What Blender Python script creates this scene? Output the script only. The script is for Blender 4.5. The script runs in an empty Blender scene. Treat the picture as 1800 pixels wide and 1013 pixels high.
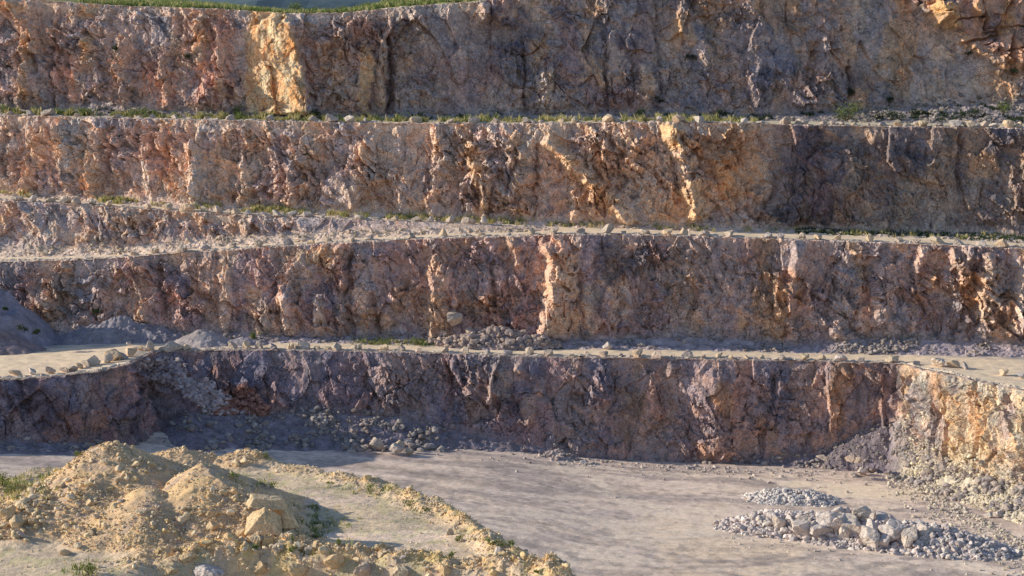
import bpy, bmesh, math, random
import numpy as np
R = math.radians
rnd = random.Random(7)
rng = np.random.default_rng(11)
scene = bpy.context.scene
C = scene.collection

# ------------------------------------------------------------------ camera model (1800x1013 photo pixels)
F = 3000.0; CX, CY = 900.0, 506.5; TH = math.atan(316.5/3000.0); H = 42.0
ct, st = math.cos(TH), math.sin(TH)
def ray(px, py):
    a = (np.asarray(px, float)-CX)/F; b = -(np.asarray(py, float)-CY)/F
    return a, ct+b*st, b*ct-st
def W(px, py, d):
    a, y, z = ray(px, py); k = np.asarray(d, float)/y
    return np.stack([a*k, y*k, H+z*k], -1)
def Wz(px, py, z0):
    a, y, z = ray(px, py); k = (z0-H)/z
    return np.stack([a*k, y*k, H+z*k], -1)
def proj(P):
    x = P[..., 0]; y = P[..., 1]; z = P[..., 2]-H
    dep = y*ct-z*st; up = y*st+z*ct
    return CX+F*x/dep, CY-F*up/dep

# ------------------------------------------------------------------ noise
def _h(ix, iy, seed):
    ix = ix.astype(np.int64); iy = iy.astype(np.int64)
    h = (ix*374761393+iy*668265263+seed*974634777) & 0xFFFFFFFF
    h = ((h ^ (h >> 13))*1274126177) & 0xFFFFFFFF
    h = ((h ^ (h >> 16))*2246822519) & 0xFFFFFFFF
    return ((h ^ (h >> 15)) & 0xFFFFFF)/float(0xFFFFFF)
def noise(x, y, seed=0):
    x, y = np.broadcast_arrays(np.asarray(x, float), np.asarray(y, float))
    ix = np.floor(x); iy = np.floor(y); fx = x-ix; fy = y-iy
    u = fx*fx*fx*(fx*(fx*6-15)+10); v = fy*fy*fy*(fy*(fy*6-15)+10)
    def g(dx, dy):
        a = _h(ix+dx, iy+dy, seed)*2*math.pi
        return np.cos(a)*(fx-dx)+np.sin(a)*(fy-dy)
    return ((g(0,0)*(1-u)+g(1,0)*u)*(1-v)+(g(0,1)*(1-u)+g(1,1)*u)*v)*1.5
def fbm(x, y, seed=0, o=4, gain=.5):
    s = 0; a = 1; f = 1
    for k in range(o):
        s = s+a*noise(np.asarray(x)*f+k*17.3, np.asarray(y)*f-k*9.1, seed+k); a *= gain; f *= 2.03
    return s
def facet(x, y, seed=0, tilt=1.0, jit=.9):
    """broken-rock facets: every Worley cell is its own tilted plane. returns height, F2-F1, cell id"""
    x, y = np.broadcast_arrays(np.asarray(x, float), np.asarray(y, float))
    ix = np.floor(x); iy = np.floor(y)
    b1 = np.full(x.shape, 9.); b2 = np.full(x.shape, 9.); ci = np.zeros(x.shape); cj = np.zeros(x.shape)
    dx1 = np.zeros(x.shape); dy1 = np.zeros(x.shape)
    for i in (-1,0,1):
        for j in (-1,0,1):
            cx = ix+i; cy = iy+j
            px = cx+.5+jit*(_h(cx,cy,seed)-.5); py = cy+.5+jit*(_h(cx,cy,seed+1)-.5)
            dx = x-px; dy = y-py; d = dx*dx+dy*dy
            m = d < b1
            b2 = np.where(m, b1, np.minimum(b2, d))
            b1 = np.where(m, d, b1); ci = np.where(m, cx, ci); cj = np.where(m, cy, cj)
            dx1 = np.where(m, dx, dx1); dy1 = np.where(m, dy, dy1)
    r = _h(ci,cj,seed+2)-.5
    gx = (_h(ci,cj,seed+3)-.5)*2*tilt; gy = (_h(ci,cj,seed+4)-.5)*2*tilt
    return r+gx*dx1+gy*dy1, np.sqrt(b2)-np.sqrt(b1), _h(ci,cj,seed+5)
def sm(a, b, x):
    t = np.clip((np.asarray(x, float)-a)/(b-a), 0, 1); return t*t*(3-2*t)
def mix(a, b, t):
    t = np.asarray(t)[..., None]; return np.asarray(a)*(1-t)+np.asarray(b)*t
def blob(u, v, cx, cy, rx, ry, seed=3, rough=.35):
    q = np.sqrt(((u-cx)/rx)**2+((v-cy)/ry)**2)+rough*fbm(u/40., v/40., seed, 4)
    return 1-sm(.65, 1.15, q)

# ------------------------------------------------------------------ object helpers
def tag(o, label=None, cat=None, group=None, kind=None):
    if label: o['label'] = label
    if cat: o['category'] = cat
    if group: o['group'] = group
    if kind: o['kind'] = kind
    return o
def mesh_np(name, V, faces, mat, col=None, smooth=False, link=True):
    """V (n,3); faces (m,k) constant k"""
    me = bpy.data.meshes.new(name)
    n = len(V); m, k = faces.shape
    me.vertices.add(n); me.vertices.foreach_set('co', np.ascontiguousarray(V, dtype=np.float32).ravel())
    me.loops.add(m*k); me.loops.foreach_set('vertex_index', np.ascontiguousarray(faces, dtype=np.int32).ravel())
    me.polygons.add(m); me.polygons.foreach_set('loop_start', np.arange(0, m*k, k, dtype=np.int32))
    me.polygons.foreach_set('loop_total', np.full(m, k, dtype=np.int32))
    me.polygons.foreach_set('use_smooth', np.full(m, smooth, dtype=bool))
    me.update(calc_edges=True)
    if col is not None:
        at = me.color_attributes.new('Col', 'FLOAT_COLOR', 'POINT')
        mxc = col.max(axis=1, keepdims=True); lim = np.where(mxc > .7, .7+.22*np.tanh((mxc-.7)/.22), mxc)
        c4 = np.ones((n, 4), np.float32); c4[:, :3] = np.clip(col*lim/np.maximum(mxc, 1e-4), .004, 1)
        at.data.foreach_set('color', c4.ravel())
    me.materials.append(mat)
    o = bpy.data.objects.new(name, me)
    if link: C.objects.link(o)
    return o
def grid_obj(name, P, mat, col=None, facemask=None, smooth=False):
    n, m = P.shape[:2]
    idx = np.arange(n*m).reshape(n, m)
    f = np.stack([idx[:-1,:-1], idx[1:,:-1], idx[1:,1:], idx[:-1,1:]], -1).reshape(-1, 4)
    if facemask is not None:
        f = f[facemask[:-1,:-1].ravel()]
    used = np.unique(f); rem = np.full(n*m, -1); rem[used] = np.arange(len(used))
    return mesh_np(name, P.reshape(-1,3)[used], rem[f], mat, None if col is None else col.reshape(-1,3)[used], smooth)

# ------------------------------------------------------------------ materials
def nodes_mat(name):
    m = bpy.data.materials.new(name); m.use_nodes = True
    nt = m.node_tree; nt.nodes.clear()
    return m, nt, nt.nodes, nt.links
def rock_mat(name, base=None, s=1.0, bump=.6, crack=.5, var=1.0, rnd_obj=False, streak=0.0, bdist=.12, fine=14.):
    m, nt, N, L = nodes_mat(name)
    out = N.new('ShaderNodeOutputMaterial'); bs = N.new('ShaderNodeBsdfPrincipled')
    bs.inputs['Roughness'].default_value = .93; bs.inputs['Specular IOR Level'].default_value = .12
    L.new(bs.outputs[0], out.inputs[0])
    tc = N.new('ShaderNodeTexCoord'); co = tc.outputs['Object']
    if rnd_obj:
        oi = N.new('ShaderNodeObjectInfo'); va = N.new('ShaderNodeVectorMath'); va.operation = 'ADD'
        mu = N.new('ShaderNodeMath'); mu.operation = 'MULTIPLY'; mu.inputs[1].default_value = 57.
        L.new(oi.outputs['Random'], mu.inputs[0]); L.new(co, va.inputs[0]); L.new(mu.outputs[0], va.inputs[1]); co = va.outputs[0]
    def nz(scale, det, rough, vec=None, dist=0.):
        n = N.new('ShaderNodeTexNoise'); n.inputs['Scale'].default_value = scale; n.inputs['Detail'].default_value = det
        n.inputs['Roughness'].default_value = rough; n.inputs['Distortion'].default_value = dist
        L.new(vec or co, n.inputs['Vector']); return n.outputs['Fac']
    def mr(src, a, b, c, d):
        n = N.new('ShaderNodeMapRange'); n.inputs[1].default_value = a; n.inputs[2].default_value = b
        n.inputs[3].default_value = c; n.inputs[4].default_value = d; L.new(src, n.inputs[0]); return n.outputs[0]
    def mulc(c, f):
        n = N.new('ShaderNodeVectorMath'); n.operation = 'SCALE'; L.new(c, n.inputs[0]); L.new(f, n.inputs['Scale']); return n.outputs[0]
    if base is None:
        at = N.new('ShaderNodeAttribute'); at.attribute_name = 'Col'; col = at.outputs['Color']
    else:
        rp = N.new('ShaderNodeValToRGB'); e = rp.color_ramp.elements
        e[0].position = 0; e[0].color = (*base[0], 1); e[1].position = 1; e[1].color = (*base[-1], 1)
        for k, c in enumerate(base[1:-1]):
            q = e.new((k+1)/(len(base)-1)); q.color = (*c, 1)
        if rnd_obj: L.new(oi.outputs['Random'], rp.inputs[0])
        else: L.new(nz(.5*s, 3, .6), rp.inputs[0])
        col = rp.outputs[0]
    n1 = nz(.9*s, 9, .72); n2 = nz(6.*s, 8, .75, dist=.2)
    col = mulc(col, mr(n1, .3, .7, 1-.38*var, 1+.34*var))
    col = mulc(col, mr(n2, .32, .68, 1-.36*var, 1+.34*var))
    # warm / cool drift
    n3 = nz(2.1*s, 5, .6)
    hm = N.new('ShaderNodeMix'); hm.data_type = 'RGBA'; hm.blend_type = 'MULTIPLY'; hm.inputs['B'].default_value = (1.1, .96, .86, 1)
    L.new(mr(n3, .42, .68, 0, .9*min(var,1.)), hm.inputs['Factor']); L.new(col, hm.inputs['A']); col = hm.outputs['Result']
    if crack > 0:
        nv = N.new('ShaderNodeTexNoise'); nv.inputs['Scale'].default_value = 1.3*s; nv.inputs['Detail'].default_value = 4; L.new(co, nv.inputs['Vector'])
        ad = N.new('ShaderNodeMixRGB'); ad.blend_type = 'ADD'; ad.inputs[0].default_value = .7; L.new(co, ad.inputs[1]); L.new(nv.outputs['Color'], ad.inputs[2])
        for sc, wd in ((.75*s, .035), (2.1*s, .05), (4.6*s, .07)):
            vo = N.new('ShaderNodeTexVoronoi'); vo.feature = 'DISTANCE_TO_EDGE'; vo.inputs['Scale'].default_value = sc
            L.new(ad.outputs[0], vo.inputs['Vector'])
            # cracks only here and there
            gate = mr(nz(.6*sc, 2, .5), .45, .6, 0, 1)
            e1 = mr(vo.outputs['Distance'], 0, wd, crack, 0)
            mm = N.new('ShaderNodeMath'); mm.operation = 'MULTIPLY'; L.new(e1, mm.inputs[0]); L.new(gate, mm.inputs[1])
            inv = N.new('ShaderNodeMath'); inv.operation = 'SUBTRACT'; inv.inputs[0].default_value = 1; L.new(mm.outputs[0], inv.inputs[1])
            col = mulc(col, inv.outputs[0])
    L.new(col, bs.inputs['Base Color'])
    b1 = N.new('ShaderNodeBump'); b1.inputs['Strength'].default_value = bump; b1.inputs['Distance'].default_value = bdist
    L.new(nz(3.2*s, 9, .68, dist=.2), b1.inputs['Height'])
    b2 = N.new('ShaderNodeBump'); b2.inputs['Strength'].default_value = bump*.7; b2.inputs['Distance'].default_value = bdist*.3
    L.new(nz(fine*s, 4, .7), b2.inputs['Height']); L.new(b1.outputs[0], b2.inputs['Normal'])
    L.new(b2.outputs[0], bs.inputs['Normal'])
    return m
def leaf_mat(name):
    m, nt, N, L = nodes_mat(name)
    out = N.new('ShaderNodeOutputMaterial'); bs = N.new('ShaderNodeBsdfPrincipled'); tr = N.new('ShaderNodeBsdfTranslucent'); mx = N.new('ShaderNodeMixShader')
    at = N.new('ShaderNodeAttribute'); at.attribute_name = 'Col'
    bs.inputs['Roughness'].default_value = .7; bs.inputs['Specular IOR Level'].default_value = .2
    L.new(at.outputs['Color'], bs.inputs['Base Color']); L.new(at.outputs['Color'], tr.inputs['Color'])
    mx.inputs[0].default_value = .3
    L.new(bs.outputs[0], mx.inputs[1]); L.new(tr.outputs[0], mx.inputs[2]); L.new(mx.outputs[0], out.inputs[0])
    return m
M_cliff = rock_mat('quarry_rock', s=1.0, bump=1.0, crack=.8, bdist=.2)
M_scree = rock_mat('scree_dirt', s=1.6, bump=.8, crack=0, var=.8)
M_floor = rock_mat('packed_floor', s=1.6, bump=.5, crack=0, var=.62, bdist=.05)
M_road = rock_mat('haul_road_dust', s=1.0, bump=.4, crack=0, var=.5, bdist=.05)
M_spoil = rock_mat('yellow_spoil', s=2.2, bump=.8, crack=0, var=.8, bdist=.07)
M_rubble = rock_mat('loose_stone', s=2.0, bump=.4, crack=0, var=.6, bdist=.05)
M_boulder = rock_mat('bench_boulder', base=[(.56,.46,.38),(.48,.40,.36),(.6,.49,.36),(.44,.38,.37),(.6,.52,.45),(.5,.37,.3)], s=2.2, bump=.6, crack=.45, rnd_obj=True, bdist=.08)
M_gold = rock_mat('golden_boulder', base=[(.72,.53,.32),(.64,.50,.35),(.7,.51,.3),(.6,.45,.30)], s=1.6, bump=.6, crack=.25, rnd_obj=True, bdist=.08)
M_tan = rock_mat('tan_boulder', base=[(.66,.52,.36),(.6,.47,.35),(.68,.53,.38),(.58,.44,.33)], s=2.2, bump=.6, crack=.35, rnd_obj=True, bdist=.08)
M_pale = rock_mat('pale_boulder', base=[(.64,.56,.52),(.60,.53,.51),(.68,.58,.50),(.54,.48,.47)], s=2.2, bump=.5, crack=.4, rnd_obj=True, bdist=.07)
M_leaf = leaf_mat('leaves')
M_wood = rock_mat('shrub_wood', base=[(.12,.08,.05),(.16,.11,.07)], s=8, bump=.3, crack=0)
M_hill = rock_mat('far_hill', base=[(.09,.13,.16),(.11,.15,.17)], s=.02, bump=.1, crack=0, var=.5)  # blue of the distance haze is put into the base colour
M_grassland = rock_mat('grassy_soil', s=1.0, bump=.5, crack=0, var=.8)

# ------------------------------------------------------------------ palette (linear)
PINK=np.array((.38,.275,.205)); TAN=np.array((.44,.32,.205)); OCH=np.array((.50,.30,.135)); GOLD=np.array((.62,.415,.18))
PURP=np.array((.26,.185,.185)); GREY=np.array((.32,.275,.25)); DARK=np.array((.115,.10,.115)); CREAM=np.array((.55,.46,.34))
RED=np.array((.34,.20,.14)); BLUE=np.array((.20,.195,.225)); MAUVE=np.array((.31,.25,.225)); WHITE=np.array((.66,.58,.48))

# ------------------------------------------------------------------ cliff builder
def curves(keys, cols):
    k = np.array(keys, float); px = np.arange(k[0,0], k[-1,0]+.1, 2.)
    return px, [W(px, np.interp(px, k[:,0], k[:,a]), np.interp(px, k[:,0], k[:,b])) for a, b in cols]
def smooth1(A, w):
    if w < 2: return A
    ker = np.hanning(w+2)[1:-1]; ker /= ker.sum()
    out = np.empty_like(A)
    for c in range(A.shape[1]):
        out[:,c] = np.convolve(np.pad(A[:,c], (w//2, w-1-w//2), mode='edge'), ker, 'valid')
    return out
def feat_disp(u, v, s, z, feats, seed):
    D = np.zeros(u.shape); cols = []
    wob = fbm(s/1.6, z/1.9, seed+90, 3)
    for f in feats:
        pts, wl, wr, amp = f[:4]; col = f[4] if len(f) > 4 else None; ca = f[5] if len(f) > 5 else .8
        pts = sorted(pts, key=lambda p: p[1]); ys = [p[1] for p in pts]; xs = [p[0] for p in pts]
        c = np.interp(v, ys, xs); e = (u-c)/14.5+wob*.45
        prof = np.where(e < 0, np.clip(1+e/wl, 0, 1), np.clip(1-e/wr, 0, 1))
        end = sm(ys[0]-12, ys[0]+8, v+wob*14)*(1-sm(ys[-1]-8, ys[-1]+12, v+wob*14))
        D += amp*prof*end
        if col is not None: cols.append((np.clip(prof*2.2, 0, 1)*end*ca, col))  # dark colours on clefts paint shade in on top of their depth
    return D, cols
DS = .135
def cliff(keys, seed, colfn, label, feats=(), rib=1.0, blk=1.0, topamp=.55, shoulder=2.2, smw=7, tal_label=None, ds=DS, talcol=None, smf=None, xdf=None, tcf=None, sat=.72, gain=(2.2,2.06,2.24)):
    px, (T, M_, Ft) = curves(keys, [(1,2),(3,4),(5,6)])
    T = smooth1(T, smw); M_ = smooth1(M_, smw); Ft = smooth1(Ft, smw)
    seg = np.hypot(*(np.diff(M_[:, :2], axis=0).T)); s0 = np.concatenate([[0], np.cumsum(np.maximum(seg, .02))])
    n = int(s0[-1]/ds); s = np.linspace(0, s0[-1], n)
    rs = lambda A: np.stack([np.interp(s, s0, A[:,c]) for c in range(A.shape[1])], -1)
    T, M_, Ft = rs(T), rs(M_), rs(Ft); pxs = np.interp(s, s0, px)
    ms = smooth1(M_[:, :2], 25); tg = np.gradient(ms, axis=0); tg /= np.linalg.norm(tg, axis=1)[:, None]+1e-9
    nn = np.stack([tg[:,1], -tg[:,0], np.zeros(n)], -1)
    lf = max(np.percentile(np.linalg.norm(T-M_, axis=1), 90), .5); lt = max(np.percentile(np.linalg.norm(M_-Ft, axis=1), 80), .6)
    nf = int(lf/ds)+1; ntl = max(int(lt/(ds*1.1)), 4); ne = 6; ns = int(shoulder/.16)+2
    rows = []; kind = []; tt = []
    for j in range(ne): w = 1-j/ne; rows.append(Ft+nn*2.0*w-np.array([0,0,.9])*w); kind.append(0); tt.append(-w)
    for j in range(ntl): w = j/ntl; rows.append(Ft*(1-w)+M_*w-np.array([0,0,.12])*math.sin(w*math.pi)*lt*.3); kind.append(1); tt.append(w)
    for j in range(nf): w = j/nf; rows.append(M_*(1-w)+T*w); kind.append(2); tt.append(w)
    for j in range(ns): w = j/(ns-1); rows.append(T-nn*shoulder*w+np.array([0,0,.06*math.sin(min(w*3,1)*math.pi)-.55*w**2])); kind.append(3); tt.append(w)
    P = np.stack(rows, 1); kd = np.array(kind)[None,:]*np.ones((n,1)); t = np.array(tt)[None,:]*np.ones((n,1))
    S = s[:,None]*np.ones(P.shape[:2]); Z = P[...,2].copy(); Z = np.where(kd==3, Z+t*shoulder, Z)
    hf = np.linalg.norm(T-M_, axis=1)[:,None]
    u, v = proj(P)
    above = np.where(kd==2, t*hf, np.where(kd==3, hf, -.01)); below = np.where(kd==2, (1-t)*hf, 0)
    # warped coords
    ws = S+.7*fbm(S/6, Z/8, seed+1, 2); wz = Z+.8*fbm(S/5, Z/5, seed+2, 2)
    def rot(a): return ws*math.cos(a)+wz*math.sin(a), wz*math.cos(a)-ws*math.sin(a)
    f0,_,_ = facet(ws/7.5, wz/16+3, seed+3, .9); f1,e1,i1 = facet(ws/3.3, wz/4.6, seed+10, 1.2)
    ra, rb_ = rot(.42); f2,e2,i2 = facet(ra/1.25, rb_/1.9, seed+20, 1.4)
    ra, rb_ = rot(-.62); g2,e5,i5 = facet(ra/2.0, rb_/1.0+7, seed+23, 1.3)
    ra, rb_ = rot(.25); f3,e3,i3 = facet(ra/.55, rb_/.95, seed+30, 1.4); f4,_,i4 = facet(S/.3, Z/.4, seed+40, 1.3)
    act = np.clip(.75+.9*fbm(S/9, Z/8, seed+50, 2), .25, 1.35)          # how shattered the face is here
    if smf is not None: act = act*smf(u, v)
    D = rib*(1.5*f0+1.15*f1+.8*fbm(S/11, Z/16, seed+4, 3))+blk*act*(.60*f2+.52*g2+.36*f3+.16*f4)
    D += .10*fbm(S/.8, Z/.9, seed+5, 4, .6)
    D -= .30*act*(1-sm(0, .05, e1))+.12*act*(1-sm(0,.06,e2))
    if xdf is not None: D += xdf(u, v, S, Z)
    fd, fcols = feat_disp(u, v, S, Z, feats, seed)
    # thin vertical drill rills
    D += .05*np.sin(S*2*math.pi/2.6+2*fbm(S/6, Z/9, seed+6, 2))
    amp = np.where(kd < 2, .0, np.where(kd==2, .12+.88*sm(0, 1.6, above), 1-sm(0,1,t)))
    amp = amp*(1-(1-topamp)*(1-sm(0, 2.2, below)))
    amp = amp*sm(.3, 3., hf)
    Dt = np.maximum(D*amp, np.where(kd==3, -.1, -.35-.9*sm(.3, 2.5, below)))
    Dt = Dt+fd*np.where(kd<2, 0, np.where(kd==2, sm(-.5,1.,above+.4)*(.35+.65*sm(0,1.5,below)), .35*(1-t)))
    tal = np.where(kd<2, 1., 0)*np.where(kd==0, 1+t, 1)
    rough = .16*facet(S/.55, wz/.45+P[...,1]/.6, seed+60, 1.)[0]+.22*fbm(S/1.9, P[...,1]/1.6, seed+61, 4)
    P = P+nn[:,None,:]*Dt[...,None]
    P[...,2] += rough*tal*.9+np.where(kd==3, .12*fbm(S/.8, t*3, seed+62, 3), 0)*(1-t)
    # vertical raggedness
    P[...,2] += np.where(kd==2, .25*f2*amp*sm(0,.8,below), 0)
    col = colfn(u, v, S, Z)
    lum = (col@np.array((.3,.6,.1)))[...,None]; col = col*sat+(1-sat)*np.array((.345,.295,.245))/.305*lum*(lum/.3)**.25
    hs = (.5*(i1-.5)+.6*(i2-.5)+.5*(i5-.5)+.35*(i4-.5))[...,None]*np.array((.20,.0,-.24))
    col = col*(1+hs)
    tone = 1+.26*(i2-.5)+.24*(i5-.5)+.2*(i1-.5)+.2*(i3-.5)+.22*(i4-.5)
    col = col*tone[...,None]
    for w_, c_ in fcols: col = mix(col, c_, w_*np.clip(.8+.5*fbm(S/1.5, Z/1.5, seed+77, 3), 0, 1))
    dust = (np.where(kd==3, 1, 0)+np.where(kd==2, .35*np.clip(-Dt+.1, 0, 1), 0))
    col = mix(col, (.43,.35,.27), np.clip(dust, 0, .8))
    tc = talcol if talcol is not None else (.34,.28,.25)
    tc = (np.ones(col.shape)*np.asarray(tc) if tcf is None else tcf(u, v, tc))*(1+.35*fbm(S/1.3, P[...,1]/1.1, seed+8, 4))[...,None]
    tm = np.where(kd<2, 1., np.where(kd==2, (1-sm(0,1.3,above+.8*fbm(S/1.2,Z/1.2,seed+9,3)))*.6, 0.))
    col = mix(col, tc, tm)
    col = col*np.array(gain)
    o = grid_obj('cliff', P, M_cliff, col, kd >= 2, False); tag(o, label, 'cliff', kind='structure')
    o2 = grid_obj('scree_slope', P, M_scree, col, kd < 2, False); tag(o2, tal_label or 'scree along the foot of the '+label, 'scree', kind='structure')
    return dict(P=P, kd=kd, t=t, u=u, v=v, T=T, F=Ft, M=M_, px=pxs, n=nn, col=col, hf=hf)

def pal(S, Z, u, v, seed, stops, vs=2.2):
    """blend palette colours with stretched noise"""
    base = np.ones(S.shape+(3,))*np.asarray(stops[0][0])
    for k, (c, amt) in enumerate(stops[1:]):
        w = sm(-.02, .38, fbm(S/6.+k*3.3, Z/(6.*vs)+k*5.1, seed+k*7, 5, .55)+(amt-.5)*.6)
        base = mix(base, c, w*.85)
    g = 1+.22*fbm(S/1.1, Z/2.6, seed+70, 4)
    return base*g[...,None]

# --- lowest cliff: pit floor -> first haul road.  keys: px, ytop,dtop, ymid,dmid, yfoot,dfoot
KA = [(-300,706,170, 800,167, 815,163),(0,668,179, 775,175.5, 790,172),(100,662,181, 778,177, 792,173.5),(170,655,182.5, 782,178, 796,174.5),(232,640,186.5, 786,181, 800,177),
      (258,626,195, 780,186, 804,179),(275,619,198.5, 765,190, 800,180),(330,617,199.5, 728,192.5, 796,181),(440,616,199.5, 730,194.5, 797,186),(560,617,199.8, 722,195.6, 796,188.5),(700,620,199.6, 735,195.8, 796,190),(850,625,199.2, 768,195.6, 802,191.5),
      (1000,629,198.7, 798,195, 820,192.3),(1100,630,198.6, 812,195, 826,193),(1300,633,198.4, 815,195.2, 828,193.4),(1450,636,198.2, 795,195.3, 832,192.5),(1560,639,198, 745,195.6, 842,190),(1590,641,197.3, 735,192.8, 850,188),
      (1606,646,194, 800,189, 866,184),(1650,655,190, 815,184.5, 885,180),(1700,667,185.7, 835,180, 915,173),(1800,688,178.5, 862,172, 968,163),(2080,746,162, 940,155, 1080,144)]
def colA(u, v, S, Z):
    c = pal(S, Z, u, v, 101, [(MAUVE,1),(PURP,.5),(BLUE,.45),(PINK,.42),(DARK,.15)])
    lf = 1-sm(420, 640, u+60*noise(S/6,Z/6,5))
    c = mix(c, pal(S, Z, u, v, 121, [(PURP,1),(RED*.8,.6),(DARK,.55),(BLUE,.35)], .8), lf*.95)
    mid = sm(420,640,u)*(1-sm(1000,1120,u+40*noise(S/5,Z/5,9)))
    c = mix(c, pal(S, Z, u, v, 131, [(GREY*.9,1),(BLUE*1.1,.6),(PURP,.4)]), mid*.8)
    rt = sm(1030,1130,u)*(1-sm(1500,1600,u))
    c = mix(c, pal(S, Z, u, v, 141, [(PINK*.95,1),(RED*1.1,.35),(MAUVE,.55),(OCH*.7,.3),(BLUE,.3)]), rt*.85)
    sp = sm(1560,1610,u+14*noise(S/2,Z/2,4))
    c = mix(c, pal(S, Z, u, v, 151, [(np.array((.47,.44,.31)),1),(np.array((.55,.50,.35)),.6),(np.array((.60,.50,.26)),.5),(GREY*1.05,.42),(OCH,.14)]), sp)
    gl = blob(u, v, 1440+0*u, 0*v+690, 1, 1)*0
    g2 = (1-sm(20,46,np.abs((u-285)-(v-640)*1.45+10*noise(S,Z,8))))*sm(632,642,v)*(1-sm(745,770,v))*sm(250,270,u)   # pale fallen stones in the gully
    c = mix(c, MAUVE*1.25, g2*.8)
    c = mix(c, RED*.75, blob(u, v, 425, 715, 40, 40, 6)*.8)
    c = c*(1+.06*(1-sm(1560,1600,u)))[...,None]*np.where((u<1580)[...,None], np.array((1.03,.98,1.02)), 1.)
    return c
fA = [([(880,645),(862,705)], .9, 2.5, 1.5, CREAM*.8, .4),([(905,640),(930,660)], .8, 2, 1.1),([(930,690),(925,745)], 1.2, 1.6, 1.8, TAN, .4),([(1180,640),(1175,665)], .7, 1.5, .8, TAN,.3),
      ([(1480,645),(1490,665)], .6,1.4,.8),([(1515,642),(1530,668)], .6,1.4,1.,TAN,.4),([(640,655),(650,760)], .6,.8,-.9),([(790,640),(795,730)],.5,.6,-.7),
      ([(1330,690),(1360,730)],.5,.5,-.6,DARK,.5),([(1380,730),(1420,750)],.5,.5,-.6,DARK,.5),([(1060,640),(1058,700)],2.5,3,.7),([(1250,650),(1255,800)],3,3,.9),
      ([(270,640),(300,760)],1.5,3.,-2.2,None),([(410,690),(430,745)],1.6,1.6,-1.3,RED*.4,.5),([(235,650),(245,780)],2,2,.8),([(60,690),(75,770)],1.2,1.5,.8),([(170,670),(190,770)],1,1.4,.8,RED,.5),
      ([(1680,690),(1690,800)],1.6,1,1.1,GOLD,.5),([(1560,690),(1555,800)],.9,1.5,.9),([(1735,700),(1745,830)],1.5,1,.8,GOLD*.9,.4),([(1630,690),(1650,740)],1,1,-.8,GREY*.5,.4)]
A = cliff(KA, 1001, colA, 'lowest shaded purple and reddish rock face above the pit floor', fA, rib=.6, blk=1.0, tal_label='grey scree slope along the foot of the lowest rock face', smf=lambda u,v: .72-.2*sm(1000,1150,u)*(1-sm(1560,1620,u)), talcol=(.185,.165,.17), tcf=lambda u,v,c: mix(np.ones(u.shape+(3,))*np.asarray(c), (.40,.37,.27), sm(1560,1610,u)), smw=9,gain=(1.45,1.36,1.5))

# --- second cliff: first haul road -> ramp road
KB = [(-300,478,217, 600,212, 612,207),(0,461,214.5, 592,210, 607,205.5),(120,458,214, 588,209.5, 604,206),(200,454,213.5, 585,210, 601,206.5),(300,446,213, 583,209.5, 601,206.5),(450,436,212.5, 588,209, 602,206),(600,427,212, 592,208.6, 603,206),
      (750,420,211.6, 596,208.3, 605,205.8),(900,416,211.5, 599,208.2, 610,205.4),(1000,412,211.4, 598,208.2, 612,205.2),(1100,413,211.4, 596,208.4, 613,205.2),(1200,415,211.4, 594,208.5, 615,205),(1300,418,211.4, 598,208.6, 617,204.9),(1400,422,211.3, 608,208.4, 620,204.8),
      (1500,425,211.2, 596,208.3, 622,204.6),(1600,429,210.9, 596,208, 624,204.4),(1700,433,210.4, 602,207.4, 626,204),(1800,438,209.8, 606,206.5, 629,203.4),(2080,455,206, 625,203, 640,200)]
def colB(u, v, S, Z):
    c = pal(S, Z, u, v, 201, [(PINK*.92,1),(MAUVE,.5),(TAN,.42),(PURP,.45),(RED,.24)])
    c = mix(c, pal(S, Z, u, v, 211, [(GREY,1),(TAN*.9,.5),(PURP,.4)]), (1-sm(180,330,u))*.8)
    c = mix(c, pal(S, Z, u, v, 221, [(PURP*1.1,1),(RED,.4),(BLUE,.4),(OCH*.7,.35)]), sm(640,720,u)*(1-sm(930,980,u))*.6)
    c = mix(c, BLUE*.55, blob(u, v, 1090, 462, 60, 36, 5)*.75)  # shade of the recess, painted as a dark blue blob
    c = mix(c, pal(S, Z, u, v, 231, [(MAUVE*.95,1),(RED,.4),(PURP,.5),(GREY,.4),(OCH*.8,.25)]), sm(1150,1250,u)*.8)
    c = mix(c, OCH*.85, blob(u,v,660,575,40,28,7)*.6); c = mix(c, OCH*.9, blob(u,v,840,535,50,25,9)*.5)
    c = mix(c, RED*1.15, blob(u,v,1435,460,36,50,10)*.6); c = mix(c, RED*1.1, blob(u,v,1320,440,24,26,12)*.5)
    c = mix(c, OCH, blob(u,v,1000,570,36,25,11)*.6); c = mix(c, GOLD*.8, blob(u,v,560,450,50,18,13)*.5)
    c = mix(c, GREY*1.05, blob(u,v,1385,440,30,40,14)*.7)
    c = mix(c, OCH*1.1, blob(u,v,1705,510,22,30,15)*.7)
    c = c*(1-.14*sm(1000,1200,u)-.16*(1-sm(60,260,u)))[...,None]  # shaded right half and left end darkened in the colour itself
    return c
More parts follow.
